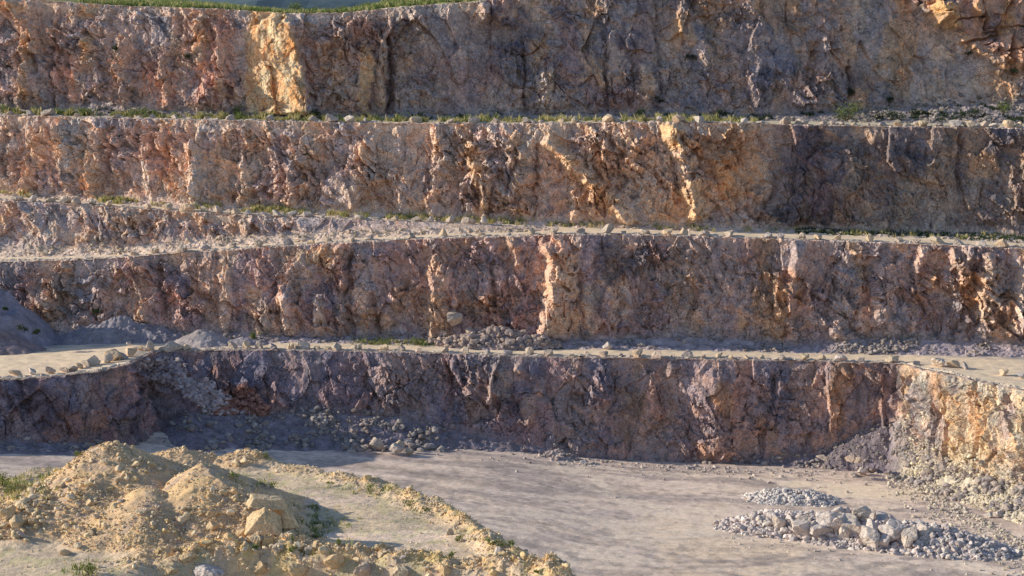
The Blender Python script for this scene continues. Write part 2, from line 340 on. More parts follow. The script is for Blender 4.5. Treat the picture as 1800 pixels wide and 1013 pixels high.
fB = [([(955,425),(972,470),(965,520),(950,600)], .8, 3.2, 2.6, TAN*1.25, .5),([(390,480),(392,580)], .5, 1.2, 1.1, CREAM, .5),([(448,545),(452,590)], .5,1,.9,CREAM,.4),([(497,520),(505,590)],.5,1.1,1.1,CREAM,.4),([(560,520),(555,592)],.5,1.1,1.2,CREAM,.4),
      ([(615,440),(612,600)], .45,.6,-1.2,DARK,.4),([(605,470),(600,600)],.8,.6,.7),([(765,450),(760,600)],1.1,2.0,1.5,TAN,.5),([(655,520),(668,600)],1.2,1.0,-1.6,RED*.5,.5),([(700,480),(690,540)],1,1.4,.9),
      ([(865,460),(868,560)],.4,.5,-.9),([(1015,470),(1025,600)],.4,.5,-.8,DARK,.4),([(1090,500),(1088,590)],.35,.5,-.7,DARK,.3),([(280,470),(290,560)],.7,.9,-1.2,DARK,.3),([(240,450),(250,560)],.9,1.2,.9,TAN,.4),
      ([(172,500),(170,560)],.8,1.5,1.),([(320,490),(325,580)],1.3,1.6,.8),([(1400,430),(1390,520)],.9,1.8,1.3),([(1450,560),(1480,600)],1.4,2.4,1.0),([(1620,430),(1610,470)],.7,1.6,1.2,CREAM,.5),([(1680,440),(1690,510)],.8,1.6,1.2,TAN,.5),
      ([(1738,455),(1725,560)],1.0,2.4,2.2,CREAM*.9,.6),([(1800,460),(1790,585)],1.2,2.6,2.4,CREAM*.9,.6),([(1210,430),(1205,520)],1,1.6,.8),([(900,420),(905,465)],.8,1.2,1.1,TAN,.4),([(1380,500),(1395,590)],1.5,1.3,.8),([(1550,450),(1545,560)],1.8,1.8,.8)]
B = cliff(KB, 2002, colB, 'brown and reddish rock face above the first haul road', fB, rib=.62, blk=1.25, tal_label='grey scree along the foot of the second rock face', smf=lambda u,v: 1-.35*sm(900,1150,u)*(1-sm(1600,1700,u)), talcol=(.21,.185,.18))

# --- small cliff between the two ramp roads on the left
KS = [(-300,338,228, 450,222, 458,219),(0,352,225, 440,220.5, 451,218.8),(200,364,223, 436,219.3, 448,217.6),(300,371,222, 428,218.6, 441,217),(400,377,221, 421,218, 433,216.8),(500,382,220, 414,217.8, 427,216.4),(600,386,219, 408,217.4, 420,216.2),
      (700,390,218.3, 405,217, 414,216.0),(800,394,217.6, 402,216.8, 409,216.0),(900,399,217, 403,216.6, 407,216.1),(975,403,216.7, 405,216.4, 406.5,216)]
def colS(u, v, S, Z):
    return mix(pal(S, Z, u, v, 301, [(TAN,1),(CREAM*.85,.45),(GREY,.5),(MAUVE,.4)], .9), pal(S, Z, u, v, 311, [(MAUVE,1),(GREY,.6)]), sm(420,560,u))
S_ = cliff(KS, 3003, colS, 'low lumpy tan rock face between the two ramp roads', [], rib=.45, blk=1.05, shoulder=1.6, tal_label='tan scree under the low rock face by the ramp road', talcol=(.38,.31,.23))

# --- third cliff
KC = [(-300,192,248, 330,243, 336,240),(0,203,240, 338,236, 345,233.5),(200,208,234.6, 350,230.6, 358,228.4),(400,212,229.6, 362,225.8, 370,224),(600,216,227.2, 373,223.4, 380,221.6),(800,218,226, 383,222.4, 390,220.6),(1000,217,224.8, 392,221.4, 399,219.8),
      (1150,215,223.8, 396,220.4, 403,219),(1250,216,223.5, 400,220.2, 407,218.5),(1330,218,225, 402,221.5, 409,219),(1450,221,225.3, 404,222, 412,218.5),(1600,223,225, 408,221.6, 415,217.8),(1800,226,224, 414,220.6, 424,215.5),(2080,231,223, 424,219.4, 436,213)]
def colC(u, v, S, Z):
    c = pal(S, Z, u, v, 401, [(TAN,1),(PINK,.5),(MAUVE,.42),(GREY,.35),(CREAM*.9,.35)])
    c = mix(c, pal(S, Z, u, v, 421, [(TAN*1.1,1),(OCH,.45),(MAUVE,.4),(CREAM,.4)]), sm(560,760,u)*.7)
    c = mix(c, pal(S, Z, u, v, 431, [(TAN,1),(OCH,.5),(GREY,.45)]), sm(1080,1180,u)*.8)
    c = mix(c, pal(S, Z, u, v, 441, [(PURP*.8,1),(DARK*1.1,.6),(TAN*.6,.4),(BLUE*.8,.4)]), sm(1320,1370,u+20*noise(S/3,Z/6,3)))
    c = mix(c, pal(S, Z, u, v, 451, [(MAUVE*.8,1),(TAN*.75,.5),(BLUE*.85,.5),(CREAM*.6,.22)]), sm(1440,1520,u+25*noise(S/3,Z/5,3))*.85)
    c = c*(1-.3*sm(1330,1370,u))[...,None]  # right part lies in shade; extra darkness painted into the rock colour
    c = mix(c, OCH*1.1, blob(u,v,1300,290,52,66,5)*.9); c = mix(c, OCH*1.2, blob(u,v,1190,375,40,28,6)*.9); c = mix(c, OCH*1.1, blob(u,v,1240,350,60,40,26)*.6); c = mix(c, RED*1.1, blob(u,v,955,330,50,70,7)*.4)
    c = mix(c, OCH*.8, blob(u,v,1730,290,30,30,8)*.7); c = mix(c, CREAM*.85, blob(u,v,1125,335,30,45,9)*.5)
    c = mix(c, RED*1.3, blob(u,v,300,270,50,45,15)*.4)
    c = mix(c, DARK, blob(u,v,1400,300,26,90,16)*.5)
    return c
fC = [([(960,245),(1015,300),(1060,345),(1108,395)], 1.5, 2.2, 1.9, np.array((.56,.40,.22)), .6),([(1178,215),(1205,300),(1222,385)], 1.3, 1.8, 2.4, np.array((.56,.40,.22)), .6),([(1165,215),(1180,260)],.8,1.5,1.2,GOLD,.6),([(1225,230),(1262,250)],.6,1.2,1.0,CREAM,.5),
      ([(165,225),(160,340)], 1.1,1.5,1.3,TAN*1.2,.4),([(430,290),(424,362)], .8,1.4,1.4,CREAM,.4),([(765,240),(760,390)],.8,1.4,1.2,TAN*1.2,.4),([(820,250),(858,370)],.8,1.2,1.2,GOLD*.8,.4),([(915,270),(905,385)],.9,1.5,1.4,TAN,.4),([(1010,330),(1005,395)],.7,1.1,1.3,TAN,.4),
      ([(855,290),(850,390)],.6,1.,.8,TAN,.4),([(945,250),(940,390)],.35,.4,-.9),([(1690,225),(1685,330)],.35,.5,-1.2,DARK,.5),([(640,240),(620,370)],1,1.4,1.0,OCH,.3),([(520,250),(510,365)],.9,1.4,1.1),([(350,240),(345,350)],1,1.3,1.2),([(255,240),(262,340)],.9,1.2,1.),
      ([(60,230),(50,340)],1,1.3,1.1,TAN,.4),([(110,225),(118,330)],.9,1.2,.9),([(1255,280),(1275,340)],.5,2.4,1.2,OCH,.4),([(1450,225),(1470,240)],.8,1.4,1.,TAN*1.1,.6),([(1530,230),(1532,245)],.6,1,.8,TAN,.5),
      ([(1340,240),(1370,330),(1330,390)],.8,.9,-1.0,DARK,.5),([(1550,240),(1560,400)],2,2.4,.8),([(700,230),(705,380)],.8,1.2,.9),([(1065,240),(1050,300)],.9,1.4,1.2,TAN,.3),([(1130,230),(1100,290)],.9,1.4,1.)]
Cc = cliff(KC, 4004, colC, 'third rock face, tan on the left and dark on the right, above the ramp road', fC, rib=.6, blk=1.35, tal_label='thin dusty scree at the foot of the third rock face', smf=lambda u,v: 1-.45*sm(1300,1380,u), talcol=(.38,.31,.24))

def xD(u, v, S, Z):
    w_ = 10*fbm(S/3, Z/3, 91, 3)
    ou = sm(-9, 16, (u-1592)*.60-v+w_)*sm(1585,1600,u+w_)
    sl = sm(-10, 30, 75-(v-(u-1380)*.46)+w_)*sm(1440,1500,u)*(1-ou)
    blk_ = facet(S/5.5+.5*noise(S/3,Z/3,92), Z/3.6, 93, .9)
    return ou*(1.7+1.3*blk_[0]-.9*(1-sm(0,.12,blk_[1])))-sl*.8
# --- top cliff
KD = [(-300,-30,258, 190,252, 200,249),(-60,-26,256, 188,250, 198,247),(0,-12,254, 188,248.5, 199,245.5),(60,0,252.5, 190,247.5, 200,244.5),(200,10,250, 192,245, 203,242),(400,17,247, 198,242, 208,239),(500,24,246, 202,241, 211,238),(600,23,246, 203,241.5, 212,238),(700,13,247, 201,242, 211,238.5),(830,4,248, 200,243, 211,239),
      (900,-6,249, 199,243.5, 211,239),(1000,-22,251, 199,244, 211,239),(1200,-40,253, 201,244.5, 211,238.5),(1400,-44,254, 202,245, 212,238),(1500,-46,255, 196,246, 214,237.5),(1650,-48,257, 186,247, 215,237),(1800,-50,259, 180,248, 216,236.5),(2080,-55,263, 178,250, 218,235)]
def colD(u, v, S, Z):
    c = pal(S, Z, u, v, 501, [(PINK,1),(TAN,.42),(MAUVE,.45),(RED*1.2,.35),(GREY,.25)])
    c = mix(c, pal(S, Z, u, v, 521, [(GREY*.92,1),(TAN*.8,.45),(PURP*.9,.45),(DARK*1.3,.2)]), sm(560,700,u+20*noise(S/3,Z/3,5))*.9)
    c = mix(c, pal(S, Z, u, v, 541, [(MAUVE*.9,1),(TAN*.8,.5),(BLUE*1.1,.42),(OCH*.7,.3)]), sm(1100,1250,u)*.8)
    dg = (v-(u-1380)*.46)                       # smooth diagonal slab on the right
    sl = sm(-15,25,-dg+90+15*noise(S/3,Z/3,7))*sm(1430,1520,u)
    c = mix(c, pal(S, Z, u, v, 561, [(TAN*.85,1),(GREY*.9,.4),(OCH*.8,.45)]), sl*.95)
    ou = sm(0,10,(u-1590)*.62-v+8*noise(S/2,Z/2,8))*sm(1570,1600,u)
    c = mix(c, pal(S, Z, u, v, 571, [(np.array((.42,.25,.15)),1),(OCH*.9,.5),(PURP*.8,.4),(RED,.4)]), ou*.95)
    c = mix(c, DARK*1.05, blob(u,v,890,62,75,24,5)*.7); c = mix(c, BLUE*.6, blob(u,v,1520,135,36,28,6)*.55); c = mix(c, BLUE*.7, blob(u,v,1340,40,80,26,8)*.4)  # first blob paints the dark of the deep hollow into the rock
    c = mix(c, CREAM*.9, sm(.2,.9,(1-sm(8,30,v-np.interp(u,[k[0] for k in KD],[k[1] for k in KD]))))*.45*(1-sm(800,900,u)))
    c = mix(c, GOLD, blob(u,v,155,18,18,14,7)*.7); c = mix(c, OCH, blob(u,v,25,12,30,9,3)*.7)
    c = mix(c, OCH*.8, blob(u,v,1190,60,14,34,4)*.6); c = mix(c, TAN*1.1, blob(u,v,1135,150,20,24,14)*.6)
    c = mix(c, DARK*.9, blob(u,v,685,150,8,70,11)*.6)  # shade inside the narrow cleft, painted as a dark strip
    c = c*(1-.14*sm(560,700,u)*(1-.4*sm(1500,1600,u)))[...,None]  # painted shade: face right of the slab darkened in its colour
    return c
fD = [([(505,28),(520,80),(535,140),(541,208)], 6.6, .6, 3.4, None),([(45,60),(40,190)], .9,1.4,1.5,GOLD*.8,.45),([(68,50),(62,85)],1,1.2,1.,TAN*1.2,.5),([(155,60),(150,110)],.6,1.4,1.4,GOLD*.8,.5),([(220,60),(205,130)],.7,1.5,1.4,TAN*1.1,.5),
      ([(292,80),(287,190)],.6,1,1.2,TAN*1.2,.5),([(352,30),(350,110)],.8,1.2,1.1,GOLD*.7,.4),([(385,60),(392,190)],.5,.8,.8,CREAM,.4),([(90,90),(92,190)],.3,.4,-.9,DARK,.4),([(318,20),(316,70)],.4,.4,-.8),([(643,75),(636,205)],.7,1.3,1.6,GOLD*.8,.6),
      ([(684,60),(680,205)],.35,1.0,-2.4,DARK,.4),([(677,60),(674,205)],1.2,.3,.8,TAN*.9,.4),([(922,90),(924,200)],.35,.4,-1.1,DARK,.4),([(1040,60),(1042,195)],.8,1.2,1.,None),([(1062,70),(1064,190)],.35,.4,-1.,DARK,.4),([(1110,70),(1112,140)],.3,.4,-.7,DARK,.3),
      ([(1155,20),(1158,160)],.4,.5,-.8,DARK,.3),([(1432,70),(1420,160)],.6,.8,-1.4,RED*.5,.5),([(1448,80),(1444,160)],.6,1.2,.8),([(955,130),(952,200)],.8,1.6,1.4,CREAM,.5),([(1136,120),(1130,175)],.9,1.2,.8,TAN*1.1,.6),([(760,160),(770,200)],2,2,1.0,TAN*.9,.3),
      ([(880,40),(890,80)],4,4,-2.2,None),([(1240,60),(1245,200)],2.5,2,.9),([(1330,40),(1335,200)],2.5,2.2,.9),([(730,20),(735,60)],1,1.4,1.2,CREAM,.4),([(850,10),(848,28)],1,1.2,1.4,CREAM,.5),([(1190,20),(1200,70)],1,2,1.6,OCH*.9,.4),
      ([(1495,110),(1493,165)],.3,.4,-.8,DARK,.3),([(1640,5),(1650,40)],.8,3.,2.2,GOLD*.8,.7),([(1700,5),(1712,30)],.7,2.,1.8,OCH,.6),([(1770,0),(1760,60),(1700,75),(1690,80)],1.0,1.0,-1.8,OCH*.7,.6),([(1775,60),(1776,120)],.6,.7,-1.6,RED*.6,.5),([(1690,72),(1740,100),(1800,135)],1.2,2.,1.4,OCH*.9,.6),
      ([(545,40),(590,50)],2,2,1.2,CREAM*.8,.3),([(20,5),(22,30)],3,3,1.6,OCH,.4)]
D_ = cliff(KD, 5005, colD, 'topmost rock face, reddish on the left and grey brown on the right', fD, rib=.62, blk=1.15, tal_label='dark scree bank at the foot of the topmost rock face', smf=lambda u,v: (1-.4*sm(620,760,u))*(1-.6*sm(420,440,u)*(1-sm(525,545,u)))*(1-.45*sm(1450,1520,u)), xdf=xD, talcol=(.17,.15,.135), shoulder=2.6)  # dark talcol stands in for shade over this scree
# the golden slab on the top face: recolour + smooth
_o = [o for o in C.objects if o.get('label','').startswith('topmost')][0]
def recolour(o, fn):
    me = o.data; n = len(me.vertices); co = np.empty(n*3, np.float32); me.vertices.foreach_get('co', co); co = co.reshape(-1,3).astype(float)
    at = me.color_attributes['Col']; c = np.empty(n*4, np.float32); at.data.foreach_get('color', c); c = c.reshape(-1,4)
    c[:,:3] = fn(co, c[:,:3]); at.data.foreach_set('color', c.ravel())
def slabfn(co, c):
    u, v = proj(co); w = 5*fbm(co[:,0]/1.2, co[:,2]/1.2, 4, 3)
    lo = np.interp(v, [25,60,200],[436,432,430]); hi = np.interp(v, [28,80,140,208],[505,520,535,541])
    w = w+4*noise(co[:,0]/.5, co[:,2]/.5, 41); m = sm(-6,9,u-lo+w)*(1-sm(-6,6,u-hi+w*.7))*(1-sm(206,214,v))
    g = mix(np.ones(c.shape)*np.array((.88,.57,.32)), np.array((.84,.43,.18)), sm(.0,.5,fbm(co[:,0]/1.7, co[:,2]/3.5, 14, 4)))
    g = mix(g, np.array((.88,.72,.48)), sm(-.05,.4,fbm(co[:,0]/2., co[:,2]/3., 24, 4))*.8)
    return mix(c, g*np.clip(c.mean(1,keepdims=True)/.42,.72,1.15), m*.9)
recolour(_o, slabfn)

# ------------------------------------------------------------------ bench strips (roads)
def edge_at(cl, px, key='T'):
    A_ = cl[key]; return np.stack([np.interp(px, cl['px'], A_[:,c]) for c in range(3)], -1)
def nrm_at(cl, px): return np.stack([np.interp(px, cl['px'], cl['n'][:,c]) for c in range(3)], -1)
def strip(name, label, outer, inner, px0, px1, colfn, mat, rows=60, inset=.45, back=3.0, dpx=1.8, berm=.22, okey='T', seed=7):
    px = np.arange(px0, px1, dpx)
    a = edge_at(outer, px, okey)-nrm_at(outer, px)*inset; b = edge_at(inner, px, 'F')-nrm_at(inner, px)*back*1.0
    w = np.linspace(0, 1, rows)[None,:,None]
    P = a[:,None,:]*(1-w)+b[:,None,:]*w
    dist = np.linalg.norm(P[...,:2]-a[:,None,:2], axis=-1); u, v = proj(P)
    P[...,2] += .05*fbm(P[...,0]/2.2, P[...,1]/1.5, seed, 3)+berm*np.exp(-((dist-.7)/.6)**2)*np.clip(.5+fbm(P[...,0]/2.4, 0*dist, seed+3, 3), 0, 1.4)
    P[...,2] += .16*facet(P[...,0]/.5, P[...,1]/.5, seed+5)[0]*np.exp(-((dist-.6)/.7)**2)
    c = colfn(P, u, v, dist, w[...,0])
    o = grid_obj(name, P, mat, c); tag(o, label, 'road', kind='structure')
    return P
def roadcol(P, u, v, dist, w):
    c = np.ones(P.shape)*np.array((1.0,.78,.56)); n = fbm(P[...,0]/6., P[...,1]/1.2, 33, 4)
    c = mix(c, (.88,.67,.49), sm(-.1,.5,n)); c = mix(c, (.62,.51,.42), 1-sm(.8,2.0,dist+.6*noise(P[...,0]/2,P[...,1],5)))
    return c
def roadcol1(P, u, v, dist, w):
    c = roadcol(P, u, v, dist, w)
    c = mix(c, (.58,.47,.37), (1-sm(0,1.2,np.abs(dist-5.5+.8*noise(P[...,0]/9,0*w,3))))*.5)
    c = mix(c, (.44,.385,.36), sm(.72,.9,w+.1*noise(P[...,0]/3,P[...,1]/2,8)))
    return c
def benchcol3(P, u, v, dist, w):
    c = roadcol(P, u, v, dist, w)*.92
    return mix(c, (.56,.48,.34), sm(2.5,5,dist+2*noise(P[...,0]/3,P[...,1]/2,8))*.8)
B1 = strip('haul_road', 'wide dusty haul road along the top of the lowest rock face', A, B, -280, 2060, roadcol1, M_road, rows=110, dpx=1.6)
B2b = strip('haul_road', 'pale ramp road climbing from the left below the low tan rock face', B, S_, -280, 972, roadcol, M_road, rows=30, back=1.2)
B2a = strip('haul_road', 'upper ramp road dropping from the left above the low tan rock face', S_, Cc, -280, 960, roadcol, M_road, rows=30, back=2)
# joined part right of the meeting point
B2c = strip('haul_road', 'pale haul road under the third rock face right of the ramp junction', B, Cc, 955, 2060, roadcol, M_road, rows=40, back=2)
B3 = strip('haul_road', 'narrow weedy bench along the top of the third rock face', Cc, D_, -280, 2060, benchcol3, M_road, rows=40, back=3, berm=.3)

# ------------------------------------------------------------------ pit floor
def floor_h(x, y):
    zi = lambda x: np.interp(x, [-140,-60,-51,-38,-34,-28.7,-21.6,-12.8,-3.2,6.4,12.9,25,45,60,140], [7.6,7.3,7.0,5.4,4.8,4.1,3.6,3.4,2.9,1.8,1.2,.9,.6,.3,.2])
    zl = (zi(x-6)+zi(x-3)+2*zi(x)+zi(x+3)+zi(x+6))/6.
    return zl*sm(100, 166, y)+.05*fbm(x/9., y/7., 61, 3)*sm(100,140,y)
gx = np.arange(-90, 90, .22); gy = np.arange(118, 206, .22)
X, Y = np.meshgrid(gx, gy, indexing='ij')
Zf = floor_h(X, Y)+.016*fbm(X/.9, Y/.9, 62, 4)
ruts = np.abs(noise((X*.28+Y*.9)/1.1+.8*fbm(X/14,Y/14,64,2), X/40, 63))
Zf = Zf
Pf = np.stack([X,Y,Zf], -1); uf, vf = proj(Pf)
cf = np.ones(Pf.shape)*np.array((.38,.322,.285))
xx = uf; yy = vf
n1 = fbm(X/16., Y/5., 71, 5); n2 = fbm(X/11.+Y*.03, Y/5., 72, 6, .62); n3 = fbm((X*.5+Y)/1.3, (X-Y*.5)/14., 73, 4)
cf = mix(cf, (.46,.385,.32), sm(-.05,.45,n1)); cf = mix(cf, (.29,.255,.25), sm(.05,.5,n2)*.6); cf = mix(cf, (.52,.45,.38), sm(.12,.5,n3)*.5)
cf = mix(cf, (.60,.49,.36), blob(uf,vf,1300,970,170,55,21)*.6); cf = mix(cf, (.58,.49,.39), blob(uf,vf,1180,935,120,30,22)*.6)
def wh(cx,cy,rx,ry,a=.9,s=23): 
    global cf
    cf = mix(cf, (.78,.68,.54), blob(uf,vf,cx,cy,rx,ry,s,.3)*a)
wh(1400,851,32,5); wh(1490,857,60,7); wh(1560,868,95,9); wh(1620,874,40,6); wh(1550,893,30,4,.6); wh(1325,842,14,2.2); wh(1235,838,16,1.6,.7); wh(1040,840,10,2,.7); wh(1210,835,12,1.5,.6); wh(1370,838,22,1.5,.5)
wh(1080,985,90,14,.35); wh(1250,900,60,10,.3); wh(1480,1000,150,12,.35)
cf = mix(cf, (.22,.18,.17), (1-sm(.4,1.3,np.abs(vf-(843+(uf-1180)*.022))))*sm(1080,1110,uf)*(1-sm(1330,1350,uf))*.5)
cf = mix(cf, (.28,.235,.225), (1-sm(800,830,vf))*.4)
# curved tyre tracks
for k, (cx, cy, r, w_) in enumerate([(30,140,27,.35),(30,140,28.9,.35),(12,170,22,.3),(12,170,23.8,.3),(44,190,36,.3),(44,190,38,.3),(-10,120,44,.35),(-10,120,46,.35),(5,118,52,.3),(5,118,54,.3),(60,128,36,.3),(60,128,38,.3)]):
    q = np.abs(np.hypot(X-cx, (Y-cy)*1.15)-r+.7*fbm(X/9,Y/9,80+k,2))
    cf = mix(cf, (.66,.58,.48) if k%4<2 else (.25,.22,.205), (1-sm(.3,w_+.9,q))*.75*np.clip(.7+fbm(X/6,Y/6,90+k,3),0,1))
st_ = fbm(X/22+Y*.08, Y/4.2+.9*noise(X/14,Y/14,88)+X*.035, 87, 6, .62)
cf = mix(cf, (.56,.485,.41), sm(.05,.5,st_)*.5*sm(116,150,Y)); cf = mix(cf, (.235,.215,.21), sm(.1,.5,-st_)*.3)
gr_ = fbm(X/1.3, Y/1.8, 95, 5, .7); cf = cf*(1+.22*gr_)[...,None]; cf = mix(cf, (.2,.18,.17), sm(.35,.6,fbm(X/2.5,Y/3.,96,6,.72))*.45)
wh(1400,851,36,6,1.); wh(1490,857,66,8,1.); wh(1560,868,100,10,1.)
cf = cf*np.array((1.82,1.68,1.62))*(1+.12*st_)[...,None]
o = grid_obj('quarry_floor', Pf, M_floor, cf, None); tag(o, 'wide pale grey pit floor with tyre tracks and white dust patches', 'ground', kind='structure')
# ground sheet to the horizon (a ring of coarse land below everything)
gx2 = np.concatenate([np.linspace(-3000,-150,20), np.linspace(-120,120,13), np.linspace(150,3000,20)]); gy2 = np.concatenate([np.linspace(-2500,-40,14), np.linspace(0,200,9)])
X2, Y2 = np.meshgrid(gx2, gy2, indexing='ij'); P2 = np.stack([X2, Y2, 0*X2-.6-.002*np.abs(X2)], -1)
o = grid_obj('ground', P2, M_floor, np.ones(P2.shape)*np.array((.36,.31,.27))); tag(o, 'open quarry ground reaching out to the horizon', 'ground', kind='structure')

# ------------------------------------------------------------------ plateau above the top cliff, far hills
px = np.arange(-290, 2070, 3.); a = edge_at(D_, px)-nrm_at(D_, px)*.9
dd = np.concatenate([np.linspace(0,12,26), np.linspace(12.6,60,60), np.geomspace(62,900,20)])
P = a[:,None,:]+np.array([0,1.,0])*dd[None,:,None]+0*dd[None,:,None]
P[...,0] *= 1+dd[None,:]/a[:,None,1]
sl = np.interp(px, [-300,100,200,500,600,700,900,2100],[.11,.1,.085,.052,.045,.08,.12,.18])[:,None]
P[...,2] += np.where(dd[None,:]<55, dd[None,:]*sl, 55*sl-.10*(dd[None,:]-55))+.25*fbm(P[...,0]/4, P[...,1]/4, 301, 3)*sm(0,3,dd[None,:])
cg = mix(np.ones(P.shape)*np.array((.24,.27,.09)), (.38,.34,.18), sm(-.1,.5,fbm(P[...,0]/3,P[...,1]/3,302,4)))
cg = mix(cg, (.36,.29,.2), 1-sm(.3,1.6,dd[None,:]+0*P[...,0]+noise(P[...,0],P[...,1],4)))
o = grid_obj('terrain', P, M_grassland, cg); tag(o, 'grassy plateau behind the rim of the topmost rock face', 'terrain', kind='structure')
PLAT = P
hx = np.linspace(-1600, 1600, 120); hy = np.linspace(1500, 2600, 30); HX, HY = np.meshgrid(hx, hy, indexing='ij')
HZ = 40+150*np.sin(np.clip((HY-1500)/900,0,1)*math.pi/2)*(1+.35*fbm(HX/500,HY/500,310,4))
o = grid_obj('hills', np.stack([HX,HY,HZ],-1), M_hill); tag(o, 'blue hazy hills beyond the quarry rim', 'hills', kind='structure')

# ------------------------------------------------------------------ foreground platform with spoil mounds
ED = np.array([W(p[0],p[1],p[2])[:2] for p in [(-420,930,100),(-150,880,108),(0,852,114.5),(100,826,118),(200,800,121),(330,792,122.5),(480,802,120.5),(600,824,116),(720,850,111.3),(790,882,106),(850,917,101),(890,947,97),(1005,1016,89.5),(1150,1100,81),(1300,1250,72)]])
def edge_dist(x, y):
    """signed distance to platform edge, positive inside (towards camera / left)"""
    best = np.full(x.shape, 1e9); sg = np.ones(x.shape)
    for i in range(len(ED)-1):
        p, q = ED[i], ED[i+1]; d = q-p; L2 = d@d
        t = np.clip(((x-p[0])*d[0]+(y-p[1])*d[1])/L2, 0, 1)
        ex = x-(p[0]+t*d[0]); ey = y-(p[1]+t*d[1]); D = np.hypot(ex, ey)
        cr = d[0]*(y-p[1])-d[1]*(x-p[0])
        m = D < best; best = np.where(m, D, best); sg = np.where(m, np.where(cr < 0, 1., -1.), sg)
    return best*sg
def cone(x, y, cx, cy, h, sl, sr, sf, sb, rnd_=.6, seed=0, pw=1.0):
    dx = x-cx; dy = y-cy; wx = np.where(dx<0, dx/sl, dx/sr); wy = np.where(dy<0, dy/sf, dy/sb)
    q = np.sqrt(wx**2+wy**2+(rnd_/max(sl,sr))**2)+.05*fbm(x/2.2, y/2.2, seed, 3)
    return h*np.clip(1-q, -1, 1)
PZ = 16.7
def plat_h(x, y, detail=True):
    e = edge_dist(x, y)+.5*fbm(x/2.5, y/2.5, 401, 3)
    z = PZ+.12*fbm(x/5, y/5, 402, 3)
    mound = np.maximum.reduce([np.zeros(x.shape),
        np.minimum(cone(x,y,-25.8,107.6,4.1,7.0,13,11.,6,.08,11), 3.75-.48*(x+25.0)+.12*fbm(x/1.5,y/1.5,21,3)), cone(x,y,-23.1,106.0,2.3,6,3.6,10,4,.6,12), np.minimum(cone(x,y,-19.1,103.8,3.7,5.5,14,8.0,5.5,.25,13), 3.2-.50*(x+18.7)-.05*(y-104)+.12*fbm(x/1.5,y/1.5,22,3)),
        cone(x,y,-21.8,101.5,2.9,6,4.6,8,5,.8,14), cone(x,y,-29.,103,2.3,5,6,7,6,1.,15), cone(x,y,-32.5,108,1.2,6,6,5,5,1.,16)])
    low = np.maximum.reduce([np.zeros(x.shape), cone(x,y,-13.2,97.6,1.1,3.5,3.2,2.6,2.2,.8,17), cone(x,y,-23.5,119.5,1.3,4,3,3,3,.8,18), cone(x,y,-19.5,119.5,1.0,2.5,3,2.5,2.5,.8,19)])
    # blocky berm along the bottom of the view
    yb = np.interp(x, [-26,-20,-14,-8,-3,2], [91.5,93.5,94.8,93.6,92.2,90.6]); bb = np.exp(-((y-yb)/np.interp(x,[-20,-14,-8],[1.6,1.9,1.2]))**2)*sm(-24,-18,x)*np.interp(x,[-20,-15,-10,-5,3],[.6,1.0,.8,.6,.5])
    rimb = np.exp(-((e-.9)/1.0)**2)*np.interp(x,[-40,-24,-18,-8,-4,3],[.15,.3,.3,.45,.6,.5])*np.clip(.8+.7*fbm(x/2.2,y/2.2,403,3),.1,1.5)
    near = sm(0,2.2,yb-1.0-y)*2.0*sm(-22,-17,x)*sm(0,1,e)                    # ground drops in front of the berm
    m = np.maximum(mound, low)
    z = z+np.maximum(m, 0)+bb*(1+.5*fbm(x/1.2,y/1.2,404,3))+rimb-near
    out = np.clip(-e, 0, None); z = z-np.where(out < 40, out*1.0, 40)
    fan = np.exp(-((x+22.5)/2.6)**2-((y-99.5)/3.2)**2)+np.exp(-((x+20.2)/1.6)**2-((y-102.5)/3)**2)
    rough = np.clip(sm(0,.5,m)*.40*(1-.8*np.clip(fan,0,1))+bb+rimb*1.2+sm(0,2,out)*.7+.08, 0, 1.3)
    if detail:
        f,_,_ = facet(x/.55+.3*noise(x,y,4), y/.55, 405, 1.); g,_,_ = facet(x/.24, y/.24, 406, 1.)
        z = z+rough*(.075*f+.05*g+.07*fbm(x/.7, y/.7, 407, 3))
        fb,_,_ = facet(x/1.1+.4*noise(x,y,5), y/.9, 408, 1.2); z = z+bb*.4*fb
        z = z+.018*fbm(x/.5, y/.5, 409, 3)
    return z, m, bb, rimb, e, rough
gx = np.arange(-44, 8, .09); gy = np.arange(84, 141, .09)
X, Y = np.meshgrid(gx, gy, indexing='ij')
Zp, mo, bb, rb, ee, ro = plat_h(X, Y)
Pp = np.stack([X,Y,Zp],-1); up, vp = proj(Pp)
cpx=0
SAND=np.array((.46,.36,.235)); SOIL=np.array((.43,.335,.19))
cp = np.ones(Pp.shape)*np.array((.49,.42,.275)); cp = mix(cp, (.42,.365,.25), sm(-.05,.4,fbm(X/4,Y/3,411,4)))
cp = mix(cp, (.70,.59,.42), blob(up,vp,700,943,130,10,31,.3)*.9); cp = mix(cp, (.62,.52,.36), blob(up,vp,780,962,90,8,33,.4)*.6); cp = mix(cp, (.58,.48,.36), blob(up,vp,560,880,120,14,32,.4)*.5)
mc = mix(np.ones(cp.shape)*np.array((.47,.36,.20)), (.40,.32,.21), sm(0,.4,fbm(X/1.5,Y/1.5,413,4))); mc = mix(mc, (.53,.40,.2), sm(.1,.5,fbm(X/2.5,Y/2.5,414,3)))
cp = mix(cp, mc, sm(.05,.4,mo)); 
rr = np.clip(rb*1.4+bb*1.3+sm(0,1,-ee), 0, 1)
cp = mix(cp, mix(np.ones(cp.shape)*np.array((.56,.41,.18)), (.45,.36,.22), sm(-.1,.3,fbm(X/1.2,Y/1.2,415,4))), rr)
cp = mix(cp, (.5,.5,.5), 0*rr)
cp = mix(cp, cp*np.array((.62,.78,.45)), sm(.1,.35,fbm(X/1.5,Y/1.5,416,4))*(1-sm(.02,.1,mo))*.35)
cp = cp*np.array((1.52,1.38,1.52))
fm = Zp > -1.5
